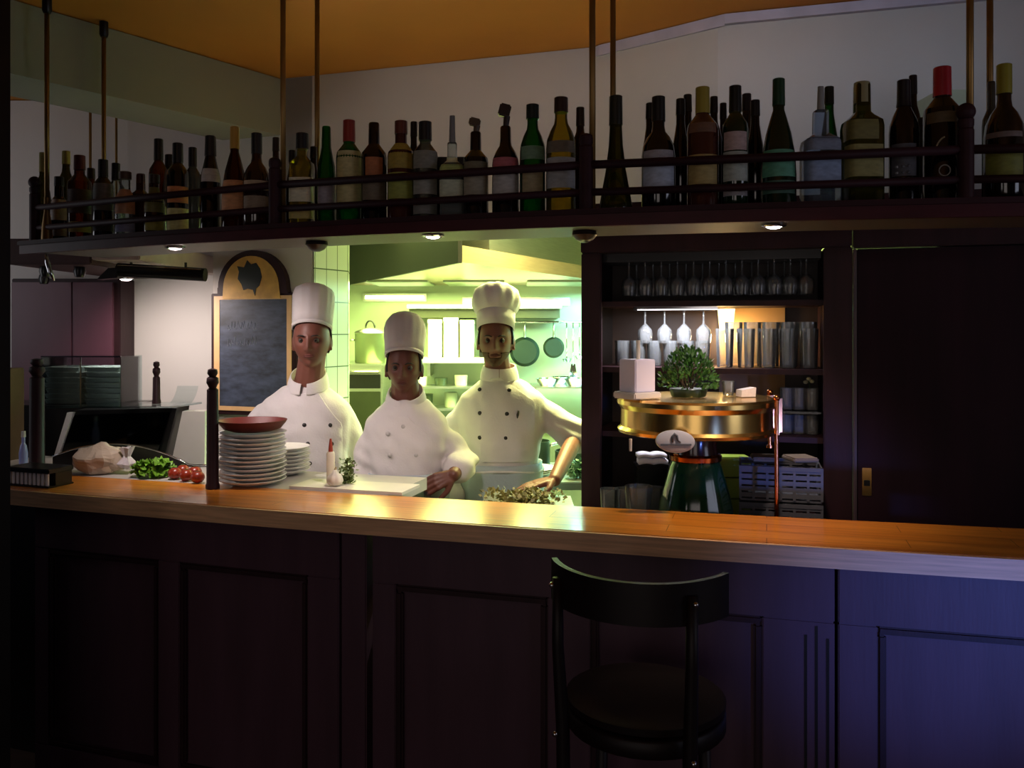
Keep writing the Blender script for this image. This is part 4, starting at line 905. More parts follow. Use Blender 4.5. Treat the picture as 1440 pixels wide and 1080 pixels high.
# slotted grille
gq = Vector((PX(52, 3.03), 3.085, ZT + 0.001))
gx = off(KF, gq.x, 0.10); 
t = thing('slotted_grille', 'low black grille with white upright slots on the left end of the bar top', 'grille', (gx.x, gx.y, ZT + 0.001)); t.rotation_euler = (0, 0, math.atan(2 * KF[0] * gx.x + KF[1]))
MB().b2(-0.15, 0.055, -0.05, 0.06, 0.0, 0.006, 0.002).build('base', M_black, t, world=False)
MB().b2(-0.15, 0.055, -0.05, 0.06, 0.050, 0.066, 0.003).build('lid', M_black, t, world=False)
MB().b2(-0.15, 0.055, -0.02, 0.05, 0.006, 0.050).build('case', M_black, t, world=False)
for i in range(10): MB().b2(-0.142 + i * 0.0195, -0.131 + i * 0.0195, -0.044, -0.036, 0.0065, 0.0495, 0.001).build('upright', mat('pale_slot', 'f4f0f4', 0.4), t, world=False)
# bread bag, lettuce, tomatoes
PSZ = ZT - 0.0004
def crumple(mb, amp, sc, seed=0):
    for v in mb.bm.verts:
        n_ = noise.noise_vector(v.co * sc + Vector((seed, seed, seed))); v.co += n_ * amp
    return mb
q = Vector((PX(140, 3.30), 3.30, PSZ))
t = thing('bread_bag', 'loaf of bread in a crinkled clear plastic bag behind the bar top', 'bread bag', q)
m = MB(); m.ball((0, 0, 0.055), 1, 28, (0.095, 0.06, 0.052)); crumple(m, 0.012, 14)
for v in m.bm.verts: v.co.z = max(v.co.z, 0.001)
m.build('loaf', mat('pale_crust', 'd6c4ac', 0.6, var=0.2, scale=20), t, 3.2, world=False)
m = MB(); m.lathe([(0.012, 0), (0.030, 0.02), (0.012, 0.05), (0.022, 0.085)], (0.11, -0.01, 0.02), 14, flute=lambda a, z: 1 + 0.35 * math.sin(5 * a)); crumple(m, 0.008, 30, 2); m.build('bag_neck', mat('shiny_plastic_film', 'c9c2c6', 0.15, var=0.15, scale=40), t, world=False)
m = MB(); m.ball((0, 0, 0.055), 1, 28, (0.104, 0.068, 0.058)); crumple(m, 0.016, 22, 5)
for v in m.bm.verts: v.co.z = max(v.co.z, 0.0005)
m.build('bag', tglass('plastic_film', 'd8c8b4', 0.25, 1.25, 0.7), t, world=False)
q = Vector((PX(214, 3.22), 3.22, PSZ))
t = thing('lettuce', 'frilly green lettuce heap behind the bar top beside the bread bag', 'lettuce', q)
m = MB(); rg = random.Random(5)
for i in range(70):
    a = rg.uniform(0, 2 * PI); e = rg.uniform(0.1, 1.3); r = rg.uniform(0.03, 0.068)
    c = Vector((math.cos(a) * math.cos(e) * r * 1.35, math.sin(a) * math.cos(e) * r * .8, math.sin(e) * r * .9 + 0.012)); s_ = rg.uniform(0.014, 0.026)
    up = (c - Vector((0, 0, -0.03))).normalized(); x_ = up.cross(Vector((rg.uniform(-1, 1), rg.uniform(-1, 1), 0.1))).normalized(); y_ = up.cross(x_)
    cen = m.bm.verts.new(c - up * 0.008); ring = []
    for k in range(14):
        an = 2 * PI * k / 14; ring.append(m.bm.verts.new(c + (x_ * math.cos(an) + y_ * math.sin(an)) * s_ + up * (0.008 * math.sin(an * 5 + i))))
    for k in range(14): m.bm.faces.new((cen, ring[k], ring[(k + 1) % 14]))
m.build('leaves', mat('lettuce_green', '6a9a2a', 0.5, var=0.5, scale=40), t, world=False)
m = MB(); m.ball((0, 0, 0.024), 0.023, 12); m.build('heart', mat('pale_lettuce_heart', 'a8bc6a', 0.5), t, 3.2, world=False)
for i, (px, Y, lab) in enumerate(((246, 3.17, 'tomato nearest the lettuce behind the bar top'), (262, 3.13, 'second tomato from the lettuce behind the bar top'), (278, 3.09, 'tomato nearest the turned post behind the bar top'), (257, 3.235, 'tomato in the rear row, nearer the lettuce'), (274, 3.195, 'tomato in the rear row, nearer the turned post'))):
    q = Vector((PX(px, Y), Y, PSZ)); t = thing('tomato', 'dull red ' + lab, 'tomato', q, 'tomatoes behind the bar top')
    MB().ball((0, 0, 0.0225), 0.0255, 16, (1, 1, .86)).build('fruit', mat('tomato_skin', '8a2c18', 0.3, var=0.2), t, 3.2, world=False)
    m = MB()
    for k in range(5): m.cyl((0, 0, 0.0445), (0.010 * math.cos(k * 1.257), 0.010 * math.sin(k * 1.257), 0.0435), 0.002, 0.0005, 6)
    m.build('calyx', MATS['plant_green'], t, world=False)
# plates
def plate(r, label):
    t = thing('plate', label, 'plate', (0, 0, 0))
    MB().lathe([(r * .55, 0), (r * .60, 0.004), (r * .78, 0.009), (r * .985, 0.019), (r, 0.0215), (r * .985, 0.0225), (r * .78, 0.0135), (r * .60, 0.0085), (0.001, 0.008)], (0, 0, 0), 40).build('dish', M_white, t, 0.8, world=False); return t
PY_ = 3.075; px0 = PX(355, PY_); pr = None; n_pl = 12
for i in range(n_pl):
    lab = '%s white plate from the bottom in the tall stack under the red bowl' % ORD[i]
    pos = (px0 + 0.003 * math.sin(i * 2.3), PY_ + 0.003 * math.cos(i * 1.7), PSZ + i * 0.0152 + 0.0008)
    if pr is None: pr = plate(0.119, lab); pr.location = pos; pr['group'] = 'tall stack of white plates'
    else: dup(pr, pos, lab)
zb = PSZ + 0.0008 + n_pl * 0.0152 + 0.0085
t = thing('bowl', 'shallow dark red bowl on top of the tall plate stack', 'bowl', (px0, PY_, zb))
MB().lathe([(0.07, 0), (0.10, 0.010), (0.118, 0.032), (0.122, 0.040), (0.117, 0.040), (0.095, 0.014), (0.001, 0.009)], (0, 0, 0), 40).build('dish', mat('red_stoneware', '5e1a13', 0.55, var=0.1), t, 0.8, world=False)
pr = None; p2 = (PX(398, 3.292), 3.292)
for i in range(7):
    lab = '%s white plate from the bottom in the shorter stack behind' % ORD[i]; pos = (p2[0] + 0.002 * math.sin(i * 1.9), p2[1], PSZ - 0.0 + i * 0.0142 + 0.0005)
    if pr is None: pr = plate(0.103, lab); pr.location = pos; pr['group'] = 'shorter stack of white plates'
    else: dup(pr, pos, lab)
# white board along the pass with garlic, sauce bottle and herbs
x0, x1 = PX(405, 2.98), PX(566, 2.90)
m = MB(); rings = []
for i in range(13):
    x = x0 + (x1 - x0) * i / 12; a, b = off(KB, x, 0.012), off(KB, x, 0.17); rings.append([(a.x, a.y, PSZ + 0.0005), (b.x, b.y, PSZ + 0.0005), (b.x, b.y, ZT + 0.010), (a.x, a.y, ZT + 0.010)])
m.skin(rings); o = m.build('cutting_board', mat('white_board', 'd8d0c4', 0.5, var=0.05)); tag(o, 'long white cutting board on the pass behind the bar top', 'cutting board')
bz_ = ZT + 0.0105
def atb(px, d):
    x = xat(KB, px); p = off(KB, x, d)
    for _ in range(8): x += PX(px, p.y) - p.x; p = off(KB, x, d)
    return p
q = atb(465, 0.10)
t = thing('sauce_bottle', 'white squeeze bottle with a pointed red nozzle on the cutting board', 'bottle', (q.x, q.y, bz_))
MB().lathe([(0.0145, 0), (0.0150, 0.01), (0.0150, 0.105), (0.011, 0.112)], (0, 0, 0), 18).build('body', mat('cream_plastic', 'ded2bc', 0.4), t, 0.8, world=False)
MB().lathe([(0.0085, 0.112), (0.007, 0.13), (0.0035, 0.158)], (0, 0, 0), 14).build('nozzle', mat('red_plastic', '9a3a26', 0.4), t, 0.8, world=False)
q = atb(471, 0.055)
t = thing('garlic', 'white garlic bulb in front of the squeeze bottle', 'garlic', (q.x, q.y, bz_))
m = MB(); m.lathe([(0.008, 0), (0.022, 0.006), (0.028, 0.02), (0.024, 0.036), (0.012, 0.046), (0.005, 0.056)], (0, 0, 0), 30, flute=lambda a, z: 1 + 0.07 * math.cos(7 * a)); m.build('bulb', mat('garlic_skin', 'd9d2c4', 0.5, var=0.1, scale=30), t, 3.2, world=False)
m = MB(); m.tube([(0, 0, 0.054), (0.004, 0, 0.066)], [0.004, 0.003], 8); m.build('stalk', mat('dry_stalk', 'a89a78', 0.7), t, world=False)
q = atb(489, 0.11)
def herbs(name, label, q, n, rx, ry, h, m_, seed, leaf=(.010, .020)):
    rg = random.Random(seed); m = MB()
    for i in range(n):
        cl = lambda v: max(-1.05, min(1.05, v)); p = Vector((cl(rg.gauss(0, .45)) * rx, cl(rg.gauss(0, .45)) * ry, rg.random() ** 1.5 * h + 0.002)); d = Vector((rg.uniform(-1, 1), rg.uniform(-1, 1), rg.uniform(-.2, .8))).normalized(); s_ = d.cross(Vector((rg.uniform(-1, 1), rg.uniform(-1, 1), .5))).normalized()
        L_ = rg.uniform(*leaf); w_ = L_ * .3
        a = [p, p + d * L_ * .5 + s_ * w_, p + d * L_, p + d * L_ * .5 - s_ * w_]
        for v in a: v.z = max(v.z, 0.001)
        try: m.bm.faces.new([m.bm.verts.new(v) for v in a])
        except ValueError: pass
    me = m.mesh(name); o = link(name, me, m_, None, None, world=False); o.location = q; return o
o = herbs('herb_bunch', '', (q.x, q.y, bz_), 260, 0.030, 0.024, 0.085, mat('herb_green', '5a6a34', 0.6, var=0.4, scale=50), 9); tag(o, 'small bunch of green herbs on the cutting board beside the middle chef', 'herbs')
o = herbs('chopped_herbs', '', (atb(735, 0.29).x, atb(735, 0.29).y, 0.986), 1500, 0.135, 0.065, 0.095, mat('chopped_herb', '8a8448', 0.6, var=0.5, scale=60), 11, (.012, .028)); tag(o, 'heap of chopped yellowish herbs on the steel table before the tall chef', 'herbs', kind='stuff')

# ------------------------------------------------------------------ chalkboard
KY = 4.243; kx = PX(357, KY)
dvec = Vector((1, sl, 0)).normalized(); yk = W1a[1] + sl * (kx - W1a[0])
t = thing('chalkboard', 'tall chalkboard with dark frame and yellow arched top bearing a dark figure', 'chalkboard', (kx, yk - 0.006, PZ(584, KY))); t.rotation_euler = (0, 0, math.atan(sl)); kz = PZ(584, KY)
KX = lambda px: (PX(px, KY) - kx) / math.cos(math.atan(sl)) * 0.985
KZ = lambda py: PZ(py, KY) - kz
m = MB(); m.b2(KX(291), KX(424), -0.03, -0.001, 0, KZ(412), 0.004); m.build('back_board', M_dark, t, world=False)
arcp = [(KX(303), KZ(413)), (KX(414), KZ(413))] + [(KX(358) + (KX(412) - KX(358)) * math.cos(a), KZ(404) + (KZ(352) - KZ(404)) * math.sin(a)) for a in [PI * i / 20 for i in range(21)]] + [(KX(303), KZ(404))]
m = MB(); m.prismy(arcp, -0.038, -0.002); m.build('arched_frame', M_dark, t, world=False)
m = MB(); m.prismy([(KX(312), KZ(420))] + [(KX(403), KZ(420))] + [(KX(357) + (KX(401) - KX(357)) * math.cos(a), KZ(406) + (KZ(360) - KZ(406)) * math.sin(a)) for a in [PI * i / 20 for i in range(21)]], -0.042, -0.0385)
m.build('yellow_panel', mat('aged_yellow_paint', 'd0a050', 0.55, var=0.25, scale=12), t, world=False)
fig = [(336, 374), (347, 376), (352, 366), (358, 372), (366, 370), (372, 378), (375, 390), (371, 402), (366, 406), (364, 416), (361, 408), (353, 406), (346, 408), (343, 400), (337, 392), (339, 382)]
m = MB(); m.prismy([(KX(x), KZ(y)) for x, y in fig], -0.0445, -0.0425); m.build('painted_figure', mat('black_green_paint', '1c2420', 0.5), t, world=False)
m = MB()
for x0, x1, z0, z1 in ((297, 306, 416, 578), (412, 419, 416, 578), (306, 412, 416, 421), (306, 412, 572, 578)): m.b2(KX(x0), KX(x1), -0.036, -0.031, KZ(z1), KZ(z0))
m.build('inner_frame', mat('light_wood_frame', 'd2a878', 0.5, var=0.15), t, world=False)
m = MB(); m.b2(KX(306), KX(412), -0.034, -0.0305, KZ(572), KZ(421)); m.build('slate', mat('slate_with_chalk', '343b4c', 0.5, var=0.6, scale=14, stretch=(1, 1, 2.5)), t, world=False)
rg = random.Random(2)
for r_ in range(2):
    pts_ = []
    for k in range(9):
        x = 318 + k * 5.4 + rg.uniform(-1, 1); y = 462 + r_ * 24 + rg.uniform(-2, 2)
        pts_ += [(KX(x), -0.0345, KZ(y)), (KX(x + 1.5), -0.0345, KZ(y - rg.uniform(6, 13))), (KX(x + 3), -0.0345, KZ(y - rg.uniform(-1, 4)))]
    m = MB(); m.tube(pts_, 0.0010, 5); m.build('chalk_line', mat('chalk', '8d93a6', 0.9), t, world=False)

# ------------------------------------------------------------------ kitchen
HZ = 1.97
hC = Vector((PX(650, 4.04), 4.04, 0)); hL = Vector((PX(488, 6.18), 6.18, 0)); hR = Vector((PX(830, 5.45), 5.45, 0)); hE = Vector((1.45, 6.18, 0))
t = thing('extractor_hood', 'large steel extractor hood with a dark left face over the kitchen', 'extractor hood', (hC.x, hC.y, HZ))
m = MB(); m.prism([hC, hR, hE, hL], HZ + 0.004, HZ + 0.084); m.build('hood_rim', mat('warm_brushed_steel', 'b09a80', 0.28, 0.75, var=0.08, stretch=(1, 1, 15)), t)
d = (hL - hC).normalized(); n_ = Vector((d.y, -d.x, 0)); n_ = n_ if n_.x < 0 else -n_
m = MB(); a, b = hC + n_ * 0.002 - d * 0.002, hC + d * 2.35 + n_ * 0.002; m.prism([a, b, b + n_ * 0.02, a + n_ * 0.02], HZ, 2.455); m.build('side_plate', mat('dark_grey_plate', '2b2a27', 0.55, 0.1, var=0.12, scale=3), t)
m = MB(); m.prism([hC + Vector((0.12, 0.30, 0)), hR + Vector((0.0, 0.35, 0)), hE, hL + Vector((0.3, 0, 0))], HZ + 0.0845, 2.458); m.build('duct', M_steel, t)
for x in (-0.75, -0.25, 0.3, 0.8):
    m = MB(); m.b2(x - 0.2, x + 0.2, 5.55, 6.1, HZ - 0.008, HZ + 0.0035, 0.003); m.build('grease_filter', mat('hazy_filter', 'a6b09a', 0.4, 0.5, var=0.2, scale=6), t)
for i, (x0, x1, z) in enumerate(((-1.08, -0.62, PZ(418, 6.15)), (-0.36, 0.42, PZ(424, 6.15)))):
    t = thing('tube_lamp', ('lit fluorescent tube on the kitchen back wall above the stock pot', 'lit fluorescent tube on the kitchen back wall above the long upper shelf')[i], 'lamp', ((x0 + x1) / 2, 6.199, z), 'fluorescent tubes under the hood'); h = (x1 - x0) / 2
    MB().b2(-h, h, -0.022, -0.0005, -0.03, 0.03, 0.002).build('housing', M_steel, t, world=False)
    MB().cyl((-h + .02, -0.034, 0), (h - .02, -0.034, 0), 0.012, n=12).build('tube', M_tube, t, 0.8, world=False)
def box_thing(name, label, cat, px0, px1, py0, py1, Y, depth, m, group=None, bev=0.004):
    z0, z1 = PZ(py1, Y), PZ(py0, Y)
    o = MB().b2(PX(px0, Y), PX(px1, Y), Y, Y + depth, z0, z1, bev).build(name, m); return tag(o, label, cat, group)
# wall shelves
t = thing('wall_shelf', 'long steel wall shelf at the back of the kitchen carrying white boxes', 'shelf', (PX(650, 5.85), 5.85, PZ(511, 5.85)))
MB().b2(PX(590, 5.85), PX(714, 5.85), 5.85, 6.195, PZ(511, 5.85), PZ(503, 5.85), 0.003).build('shelf_board', mat('white_steel', 'd6dcc6', 0.35, 0.2, var=0.06), t)
for px in (602, 706): MB().b2(PX(px, 5.9) - 0.01, PX(px, 5.9) + 0.01, 5.95, 6.195, PZ(530, 5.85), PZ(511, 5.85) - 0.0005).build('bracket', M_steel, t)
t = thing('high_wall_shelf', 'upper steel wall shelf with a shaded underside above the white boxes', 'shelf', (PX(650, 5.85), 5.85, PZ(440, 5.85)))
MB().b2(PX(572, 5.85), PX(790, 5.85), 5.85, 6.195, PZ(434, 5.85), PZ(428, 5.85), 0.003).build('shelf_board', MATS['white_steel'], t)
MB().b2(PX(574, 5.85), PX(788, 5.85), 5.90, 6.195, PZ(447, 5.85), PZ(434, 5.85) - 0.001).build('shade_strip', mat('underside_shade', '3a3c2a', 0.5), t)  # dark strip painting the shade in the gap below the shelf
zsh = PZ(503, 5.85) + 0.001
pt_ = mat('white_card', 'e9ecd8', 0.7, var=0.04)
for i, (a, b, top, lab) in enumerate(((601, 622, 449, 'left'), (623, 645, 446, 'middle'), (646, 667, 450, 'right'))):
    t = thing('storage_box', lab + ' one of three white storage boxes on the kitchen wall shelf', 'box', (PX((a + b) / 2, 5.9), 5.98, zsh), 'white boxes on the kitchen shelf'); hw = (PX(b, 5.9) - PX(a, 5.9)) / 2 - 0.004; H = PZ(top, 5.9) - zsh
    MB().b2(-hw, hw, -0.08, 0.12, 0, H * .88, 0.003).build('box_body', pt_, t, world=False); MB().b2(-hw - .003, hw + .003, -0.083, 0.123, H * .88 + .0005, H, 0.003).build('lid', pt_, t, world=False)
o = MB().b2(PX(674, 5.9), PX(698, 5.9), 5.90, 6.08, zsh, zsh + 0.115, 0.004).build('black_tin', M_black); tag(o, 'black square tin on the kitchen shelf right of the white boxes', 'tin')
# oven unit with stock pot
oy = 5.45
t = thing('oven', 'steel oven unit at the left of the kitchen under the stock pot', 'oven', (PX(514, oy), oy, 0)); ox = PX(514, oy); zt = PZ(512, oy)
hw = PX(538, oy) - ox
MB().b2(-hw - 0.1, hw, 0, 0.6, 0, zt, 0.006).build('oven_body', M_steel, t, world=False)
MB().b2(-hw - .08, hw - 0.012, -0.012, -0.001, zt - 0.155, zt - 0.065, 0.003).build('oven_door', M_black, t, world=False)
MB().cyl((-hw - .06, -0.035, zt - 0.05), (hw - 0.02, -0.035, zt - 0.05), 0.009, n=10).build('handle', M_chrome, t, 0.8, world=False)
MB().b2(-hw - .08, hw - 0.012, -0.012, -0.001, 0.15, zt - 0.175, 0.003).build('lower_door', mat('olive_dark_steel', '353a26', 0.4, 0.3), t, world=False)
t = thing('stock_pot', 'tall steel stock pot with lid on the oven unit', 'pot', (ox + 0.0, oy + 0.18, zt + 0.001))
MB().lathe([(0.095, 0), (0.10, 0.006), (0.10, 0.19), (0.104, 0.195), (0.097, 0.195)], (0, 0, 0), 32).build('pot_body', mat('pot_steel', '8f9a72', 0.3, 0.7), t, 0.7, world=False)
MB().lathe([(0.104, 0.197), (0.10, 0.205), (0.06, 0.225), (0.01, 0.232)], (0, 0, 0), 32).build('lid', M_steel, t, 0.7, world=False)
MB().tube([(0.03 * math.cos(a), 0, 0.228 + 0.05 * math.sin(a)) for a in [PI * i / 10 for i in range(11)]], 0.006, 8).build('lid_handle', M_black, t, 3.2, world=False)
for sx in (-1, 1): MB().tube([(sx * 0.10, -0.035, 0.15), (sx * 0.128, -0.03, 0.15), (sx * 0.128, 0.03, 0.15), (sx * 0.10, 0.035, 0.15)], 0.006, 8).build('handle', M_steel, t, 3.2, world=False)
# rail with hanging pans and utensils
ry_ = 6.02; rzz = PZ(453, ry_)
t = thing('utensil_rail', 'steel utensil rail on the kitchen wall at the right', 'rail', (PX(770, ry_), ry_, rzz))
MB().cyl((PX(705, ry_), ry_, rzz), (PX(838, ry_), ry_, rzz), 0.008, n=10).build('bar', M_chrome, t, 0.8)
for px in (708, 770, 835): MB().cyl((PX(px, ry_), ry_, rzz), (PX(px, ry_), 6.199, rzz), 0.006, n=8).build('bracket', M_chrome, t)
def hung(name, label, cat, px): return thing(name, label, cat, (PX(px, ry_ - 0.03), ry_ - 0.03, rzz - 0.004), 'utensils on the kitchen rail')
dkp = mat('dark_iron', '2c3a34', 0.35, 0.6)
for px, r, L_, lab in ((738, 0.105, 0.10, 'large dark frying pan hanging nearest the tall chef on the kitchen rail'), (779, 0.075, 0.10, 'smaller dark frying pan hanging beside the large one on the kitchen rail')):
    t = hung('frying_pan', lab, 'pan', px); m = MB(); m.lathe([(0.001, 0), (r * .8, 0), (r, -0.03), (r - .004, -0.032), (r * .78, -0.006), (0.001, -0.006)], (0, 0, 0), 32)
    me = m.mesh('pan_body'); me.transform(Matrix.Translation((0, 0.01, -L_ - r)) @ Matrix.Rotation(PI / 2, 4, 'X')); link('pan_body', me, dkp, t, 0.8, world=False)
    MB().tube([(0, 0.0, -L_ - 0.004), (0, 0.01, -L_ * .5), (0, 0, 0.002)], [0.010, 0.008, 0.006], 8).build('handle', M_steel, t, 3.2, world=False)
for px, L_, k in ((797, 0.26, 'ladle'), (806, 0.30, 'spatula'), (815, 0.24, 'ladle'), (824, 0.28, 'spatula')):
    t = hung(k, {'797': 'first steel ladle, left of both spatulas on the kitchen rail', '806': 'first steel spatula between the two ladles on the kitchen rail', '815': 'second steel ladle between the two spatulas on the kitchen rail', '824': 'outermost steel spatula by the right end of the kitchen rail'}[str(px)], k, px)
    MB().tube([(0, 0, 0.002), (0, 0.006, -L_ * .5), (0, 0, -L_)], 0.0045, 8).build('handle', M_chrome, t, 3.2, world=False)
    m = MB()
    if k == 'ladle': m.lathe([(0.001, 0), (0.024, 0.006), (0.036, 0.028), (0.034, 0.028), (0.022, 0.009), (0.001, 0.003)], (0, -0.03, -L_ - 0.02), 20); m.build('bowl', M_chrome, t, 0.8, world=False)
    else: m.prismy([(-0.014, -L_ + 0.01), (0.014, -L_ + 0.01), (0.030, -L_ - 0.09), (-0.030, -L_ - 0.09)], -0.002, 0.002); m.build('blade', M_chrome, t, world=False)
# back counter and cooking table
o = MB().b2(PX(548, 5.65), 1.45, 5.62, 6.195, 0, 0.90, 0.006).build('kitchen_counter', mat('olive_steel', '7c8468', 0.4, 0.4)); tag(o, 'long steel counter along the kitchen back wall', 'counter')
t = thing('spice_rack', 'dim steel rack under the white boxes on the kitchen back counter', 'rack', (PX(622, 5.8), 5.8, 0.901)); 
for k in range(3): MB().b2(-0.26, 0.34, 0.0, 0.26, 0.05 + k * 0.15, 0.065 + k * 0.15).build('shelf_board', M_steel, t, world=False)
for sx in (-0.26, 0.33): MB().b2(sx, sx + 0.01, 0.0, 0.26, 0, 0.42).build('side_panel', M_steel, t, world=False)
for i, (dx, k, h, c) in enumerate(((-0.16, 2, 0.06, 'd8d8c4'), (-0.02, 2, 0.05, '3c4432'), (0.12, 2, 0.07, 'c8c8b0'), (-0.12, 1, 0.09, '50583c'), (0.05, 1, 0.10, 'b8bc9c'), (0.22, 1, 0.08, '2c3024'))):
    o = MB().lathe([(0.042, 0), (0.046, h), (0.040, h)], (t.location.x + dx, 5.92, 0.901 + 0.066 + k * 0.15), 20).build('steel_pot', mat('pot_' + c, c, 0.35, 0.3), None, 0.7)
    tag(o, ('pale', 'dark', 'cream', 'olive', 'light', 'black')[i] + ' small pot on the ' + ('top', 'middle')[2 - k] + ' board of the steel rack', 'pot', 'small pots on the steel rack')
o = tw2 = MB().b2(-0.18, 1.10, 4.22, 4.85, 0.86, 0.90, 0.004).build('cooking_table', M_steel); tag(o, 'steel cooking table behind the tall chef', 'table')
for x in (-0.12, 1.04):
    for y in (4.28, 4.79): MB().b2(x - 0.02, x + 0.02, y - 0.02, y + 0.02, 0, 0.859).build('leg', M_steel, o)
MB().b2(-0.15, 1.07, 4.25, 4.82, 0.30, 0.32).build('lower_board', M_steel, o)
q = Vector((0.09, 4.45, 0.9))
for i in range(3):
    t = MB().lathe([(0.06, 0), (0.075, 0.006), (0.115, 0.016), (0.113, 0.019), (0.06, 0.007), (0.001, 0.007)], (q.x + 0.01 * i, 4.42, 0.901 + i * 0.012), 32).build('serving_plate', M_white, None, 0.8); tag(t, ('lowest', 'middle', 'uppermost')[i] + ' white serving plate stacked on the cooking table by the tall chef\'s arm', 'plate', 'serving plates on the cooking table')
for i, (px, Y, r, h, lab) in enumerate(((796, 4.62, 0.11, 0.10, 'dark saucepan on the cooking table at the right edge of the hatch'), (738, 4.72, 0.09, 0.14, 'taller dark pot behind the serving plates on the cooking table'))):
    t = thing('saucepan', lab, 'pan', (PX(px, Y) + 0.05, Y, 0.901)); MB().lathe([(r * .92, 0), (r, 0.008), (r, h), (r - .004, h), (r - .006, 0.01), (0.001, 0.008)], (0, 0, 0), 32).build('pan_body', dkp, t, 0.7, world=False)
    MB().tube([(r, 0, h * .8), (r + 0.02, 0.01, h * .85), (r + 0.09, 0.02, h * .95)], 0.008, 8).build('handle', M_steel, t, 3.2, world=False)
o = herbs('leafy_greens', '', (0.36, 4.34, 0.901), 260, 0.10, 0.04, 0.07, mat('dark_leaf', '3a5a44', 0.5, var=0.4, scale=40), 21, (.03, .06)); tag(o, 'dark leafy greens lying on the cooking table at the right edge of the hatch', 'greens')
for i, (bx0, Y) in enumerate(((0.24, 5.72), (0.43, 5.72), (0.335, 5.91))):
    o = MB().lathe([(0.05, 0), (0.085, 0.05), (0.083, 0.05), (0.045, 0.006), (0.001, 0.006)], (bx0, Y, 1.276), 24).build('mixing_bowl', M_chrome, None, 0.8); tag(o, ('left steel bowl on the wire stand', 'right steel bowl on the wire stand', 'rear steel bowl on the wire stand')[i] + ' below the utensil rail', 'bowl', 'steel bowls on the stand')
t = thing('wire_stand', 'steel stand on the back counter carrying steel bowls', 'stand', (PX(797, 5.8), 5.82, 0.901)); MB().b2(-0.24, 0.28, -0.2, 0.24, 0.365, 0.374).build('shelf_board', M_steel, t, world=False)
for sx in (-0.22, 0.26):
    for sy in (-0.18, 0.22): MB().cyl((sx, sy, 0), (sx, sy, 0.364), 0.008, n=8).build('leg', M_steel, t, world=False)

# ------------------------------------------------------------------ bar stool
sx_, sy_ = 0.315, 2.02
t = thing('bar_stool', 'dark wooden bar stool with a curved backrest before the counter', 'bar stool', (sx_, sy_, 0)); aS = math.radians(-18)
t.rotation_euler = (0, 0, aS)      # local: y points to the counter, back at negative y
MS = mat('dark_polished_wood', '120809', 0.5, var=0.25, scale=5, stretch=(5, 5, 1), spec=0.3)
SH = 0.80
m = MB(); m.lathe([(0.17, -0.028), (0.185, -0.02), (0.187, -0.004), (0.178, 0.0), (0.12, -0.006), (0.001, -0.009)], (0, 0, SH), 36); m.build('seat', MS, t, 0.9, world=False)
m = MB(); m.lathe([(0.184, -0.070), (0.187, -0.066), (0.187, -0.034), (0.182, -0.029), (0.166, -0.029), (0.166, -0.070)], (0, 0, SH), 36, cap0=False, cap1=False); m.build('seat_rim', MS, t, 0.9, world=False)
def arcback(r, a0, a1, z0, z1, th, n=18, dip=0.0):
    mb = MB(); rings = []
    for i in range(n + 1):
        a = a0 + (a1 - a0) * i / n; k = (i / n - .5) * 2
        zt_ = z1 + dip * k * k
        rings.append([((r + d) * math.cos(a), (r + d) * math.sin(a) - 0.02, z) for d, z in ((0, z0), (th, z0), (th, zt_), (0, zt_))])
    return mb.skin(rings)
a0, a1 = math.radians(-90 - 66), math.radians(-90 + 66)
arcback(0.205, a0, a1, 1.035, 1.125, 0.014, dip=0.004).build('backrest', MS, t, 0.5, world=False)
for a in (math.radians(-90 - 50), math.radians(-90 + 36)):
    x, y = math.cos(a), math.sin(a)
    m = MB(); m.tube([(x * .222, y * .222 - .02, 1.10), (x * .222, y * .222 - .02, 0.95), (x * .212, y * .212 - .01, SH - 0.05), (x * .212, y * .212, 0.45), (x * .225, y * .225, 0.0)], [0.0125, 0.0135, 0.016, 0.016, 0.014], 12); lg = m.build('rear_leg', MS, t, 3.2, world=False)
    for z in (1.085, SH - 0.05):
        k = 0.2365 if z > 1 else 0.229
        MB().ball((x * k, y * k - .02, z), 0.007, 10).build('bolt', M_chrome, lg, 3.2, world=False)
for a in (math.radians(42), math.radians(138)):
    x, y = math.cos(a), math.sin(a); m = MB(); m.tube([(x * .165, y * .165, SH - 0.03), (x * .18, y * .18, 0.4), (x * .21, y * .21, 0.0)], [0.015, 0.015, 0.013], 12); m.build('front_leg', MS, t, 3.2, world=False)
m = MB(); rr = 0.196; m.tube([(rr * math.cos(2 * PI * i / 36), rr * math.sin(2 * PI * i / 36), 0.30) for i in range(37)], 0.009, 8); m.build('foot_ring', M_chrome, t, 3.2, world=False)

# ------------------------------------------------------------------ the three chefs
def remesh(mb, name, vox, smooth_it=3, fac=0.5):
    me = mb.mesh(name + '_raw'); o = bpy.data.objects.new(name + '_raw', me); C.objects.link(o)
    r = o.modifiers.new('r', 'REMESH'); r.mode = 'VOXEL'; r.voxel_size = vox; r.use_smooth_shade = True
    s = o.modifiers.new('s', 'SMOOTH'); s.factor = fac; s.iterations = smooth_it
    dg = bpy.context.evaluated_depsgraph_get(); out = bpy.data.meshes.new_from_object(o.evaluated_get(dg)); out.name = name
    bpy.data.objects.remove(o); bpy.data.meshes.remove(me); return out
def displace(me, fn):
    n = len(me.vertices); co = np.empty(n * 3); me.vertices.foreach_get('co', co); co = co.reshape(-1, 3)
    no = np.empty(n * 3); me.vertices.foreach_get('normal', no); no = no.reshape(-1, 3)
    d = np.array([fn(Vector(co[i])) for i in range(n)]); me.vertices.foreach_set('co', (co + no * d[:, None]).ravel()); me.update()
def gz(x, c, s): return math.exp(-((x - c) / s) ** 2)
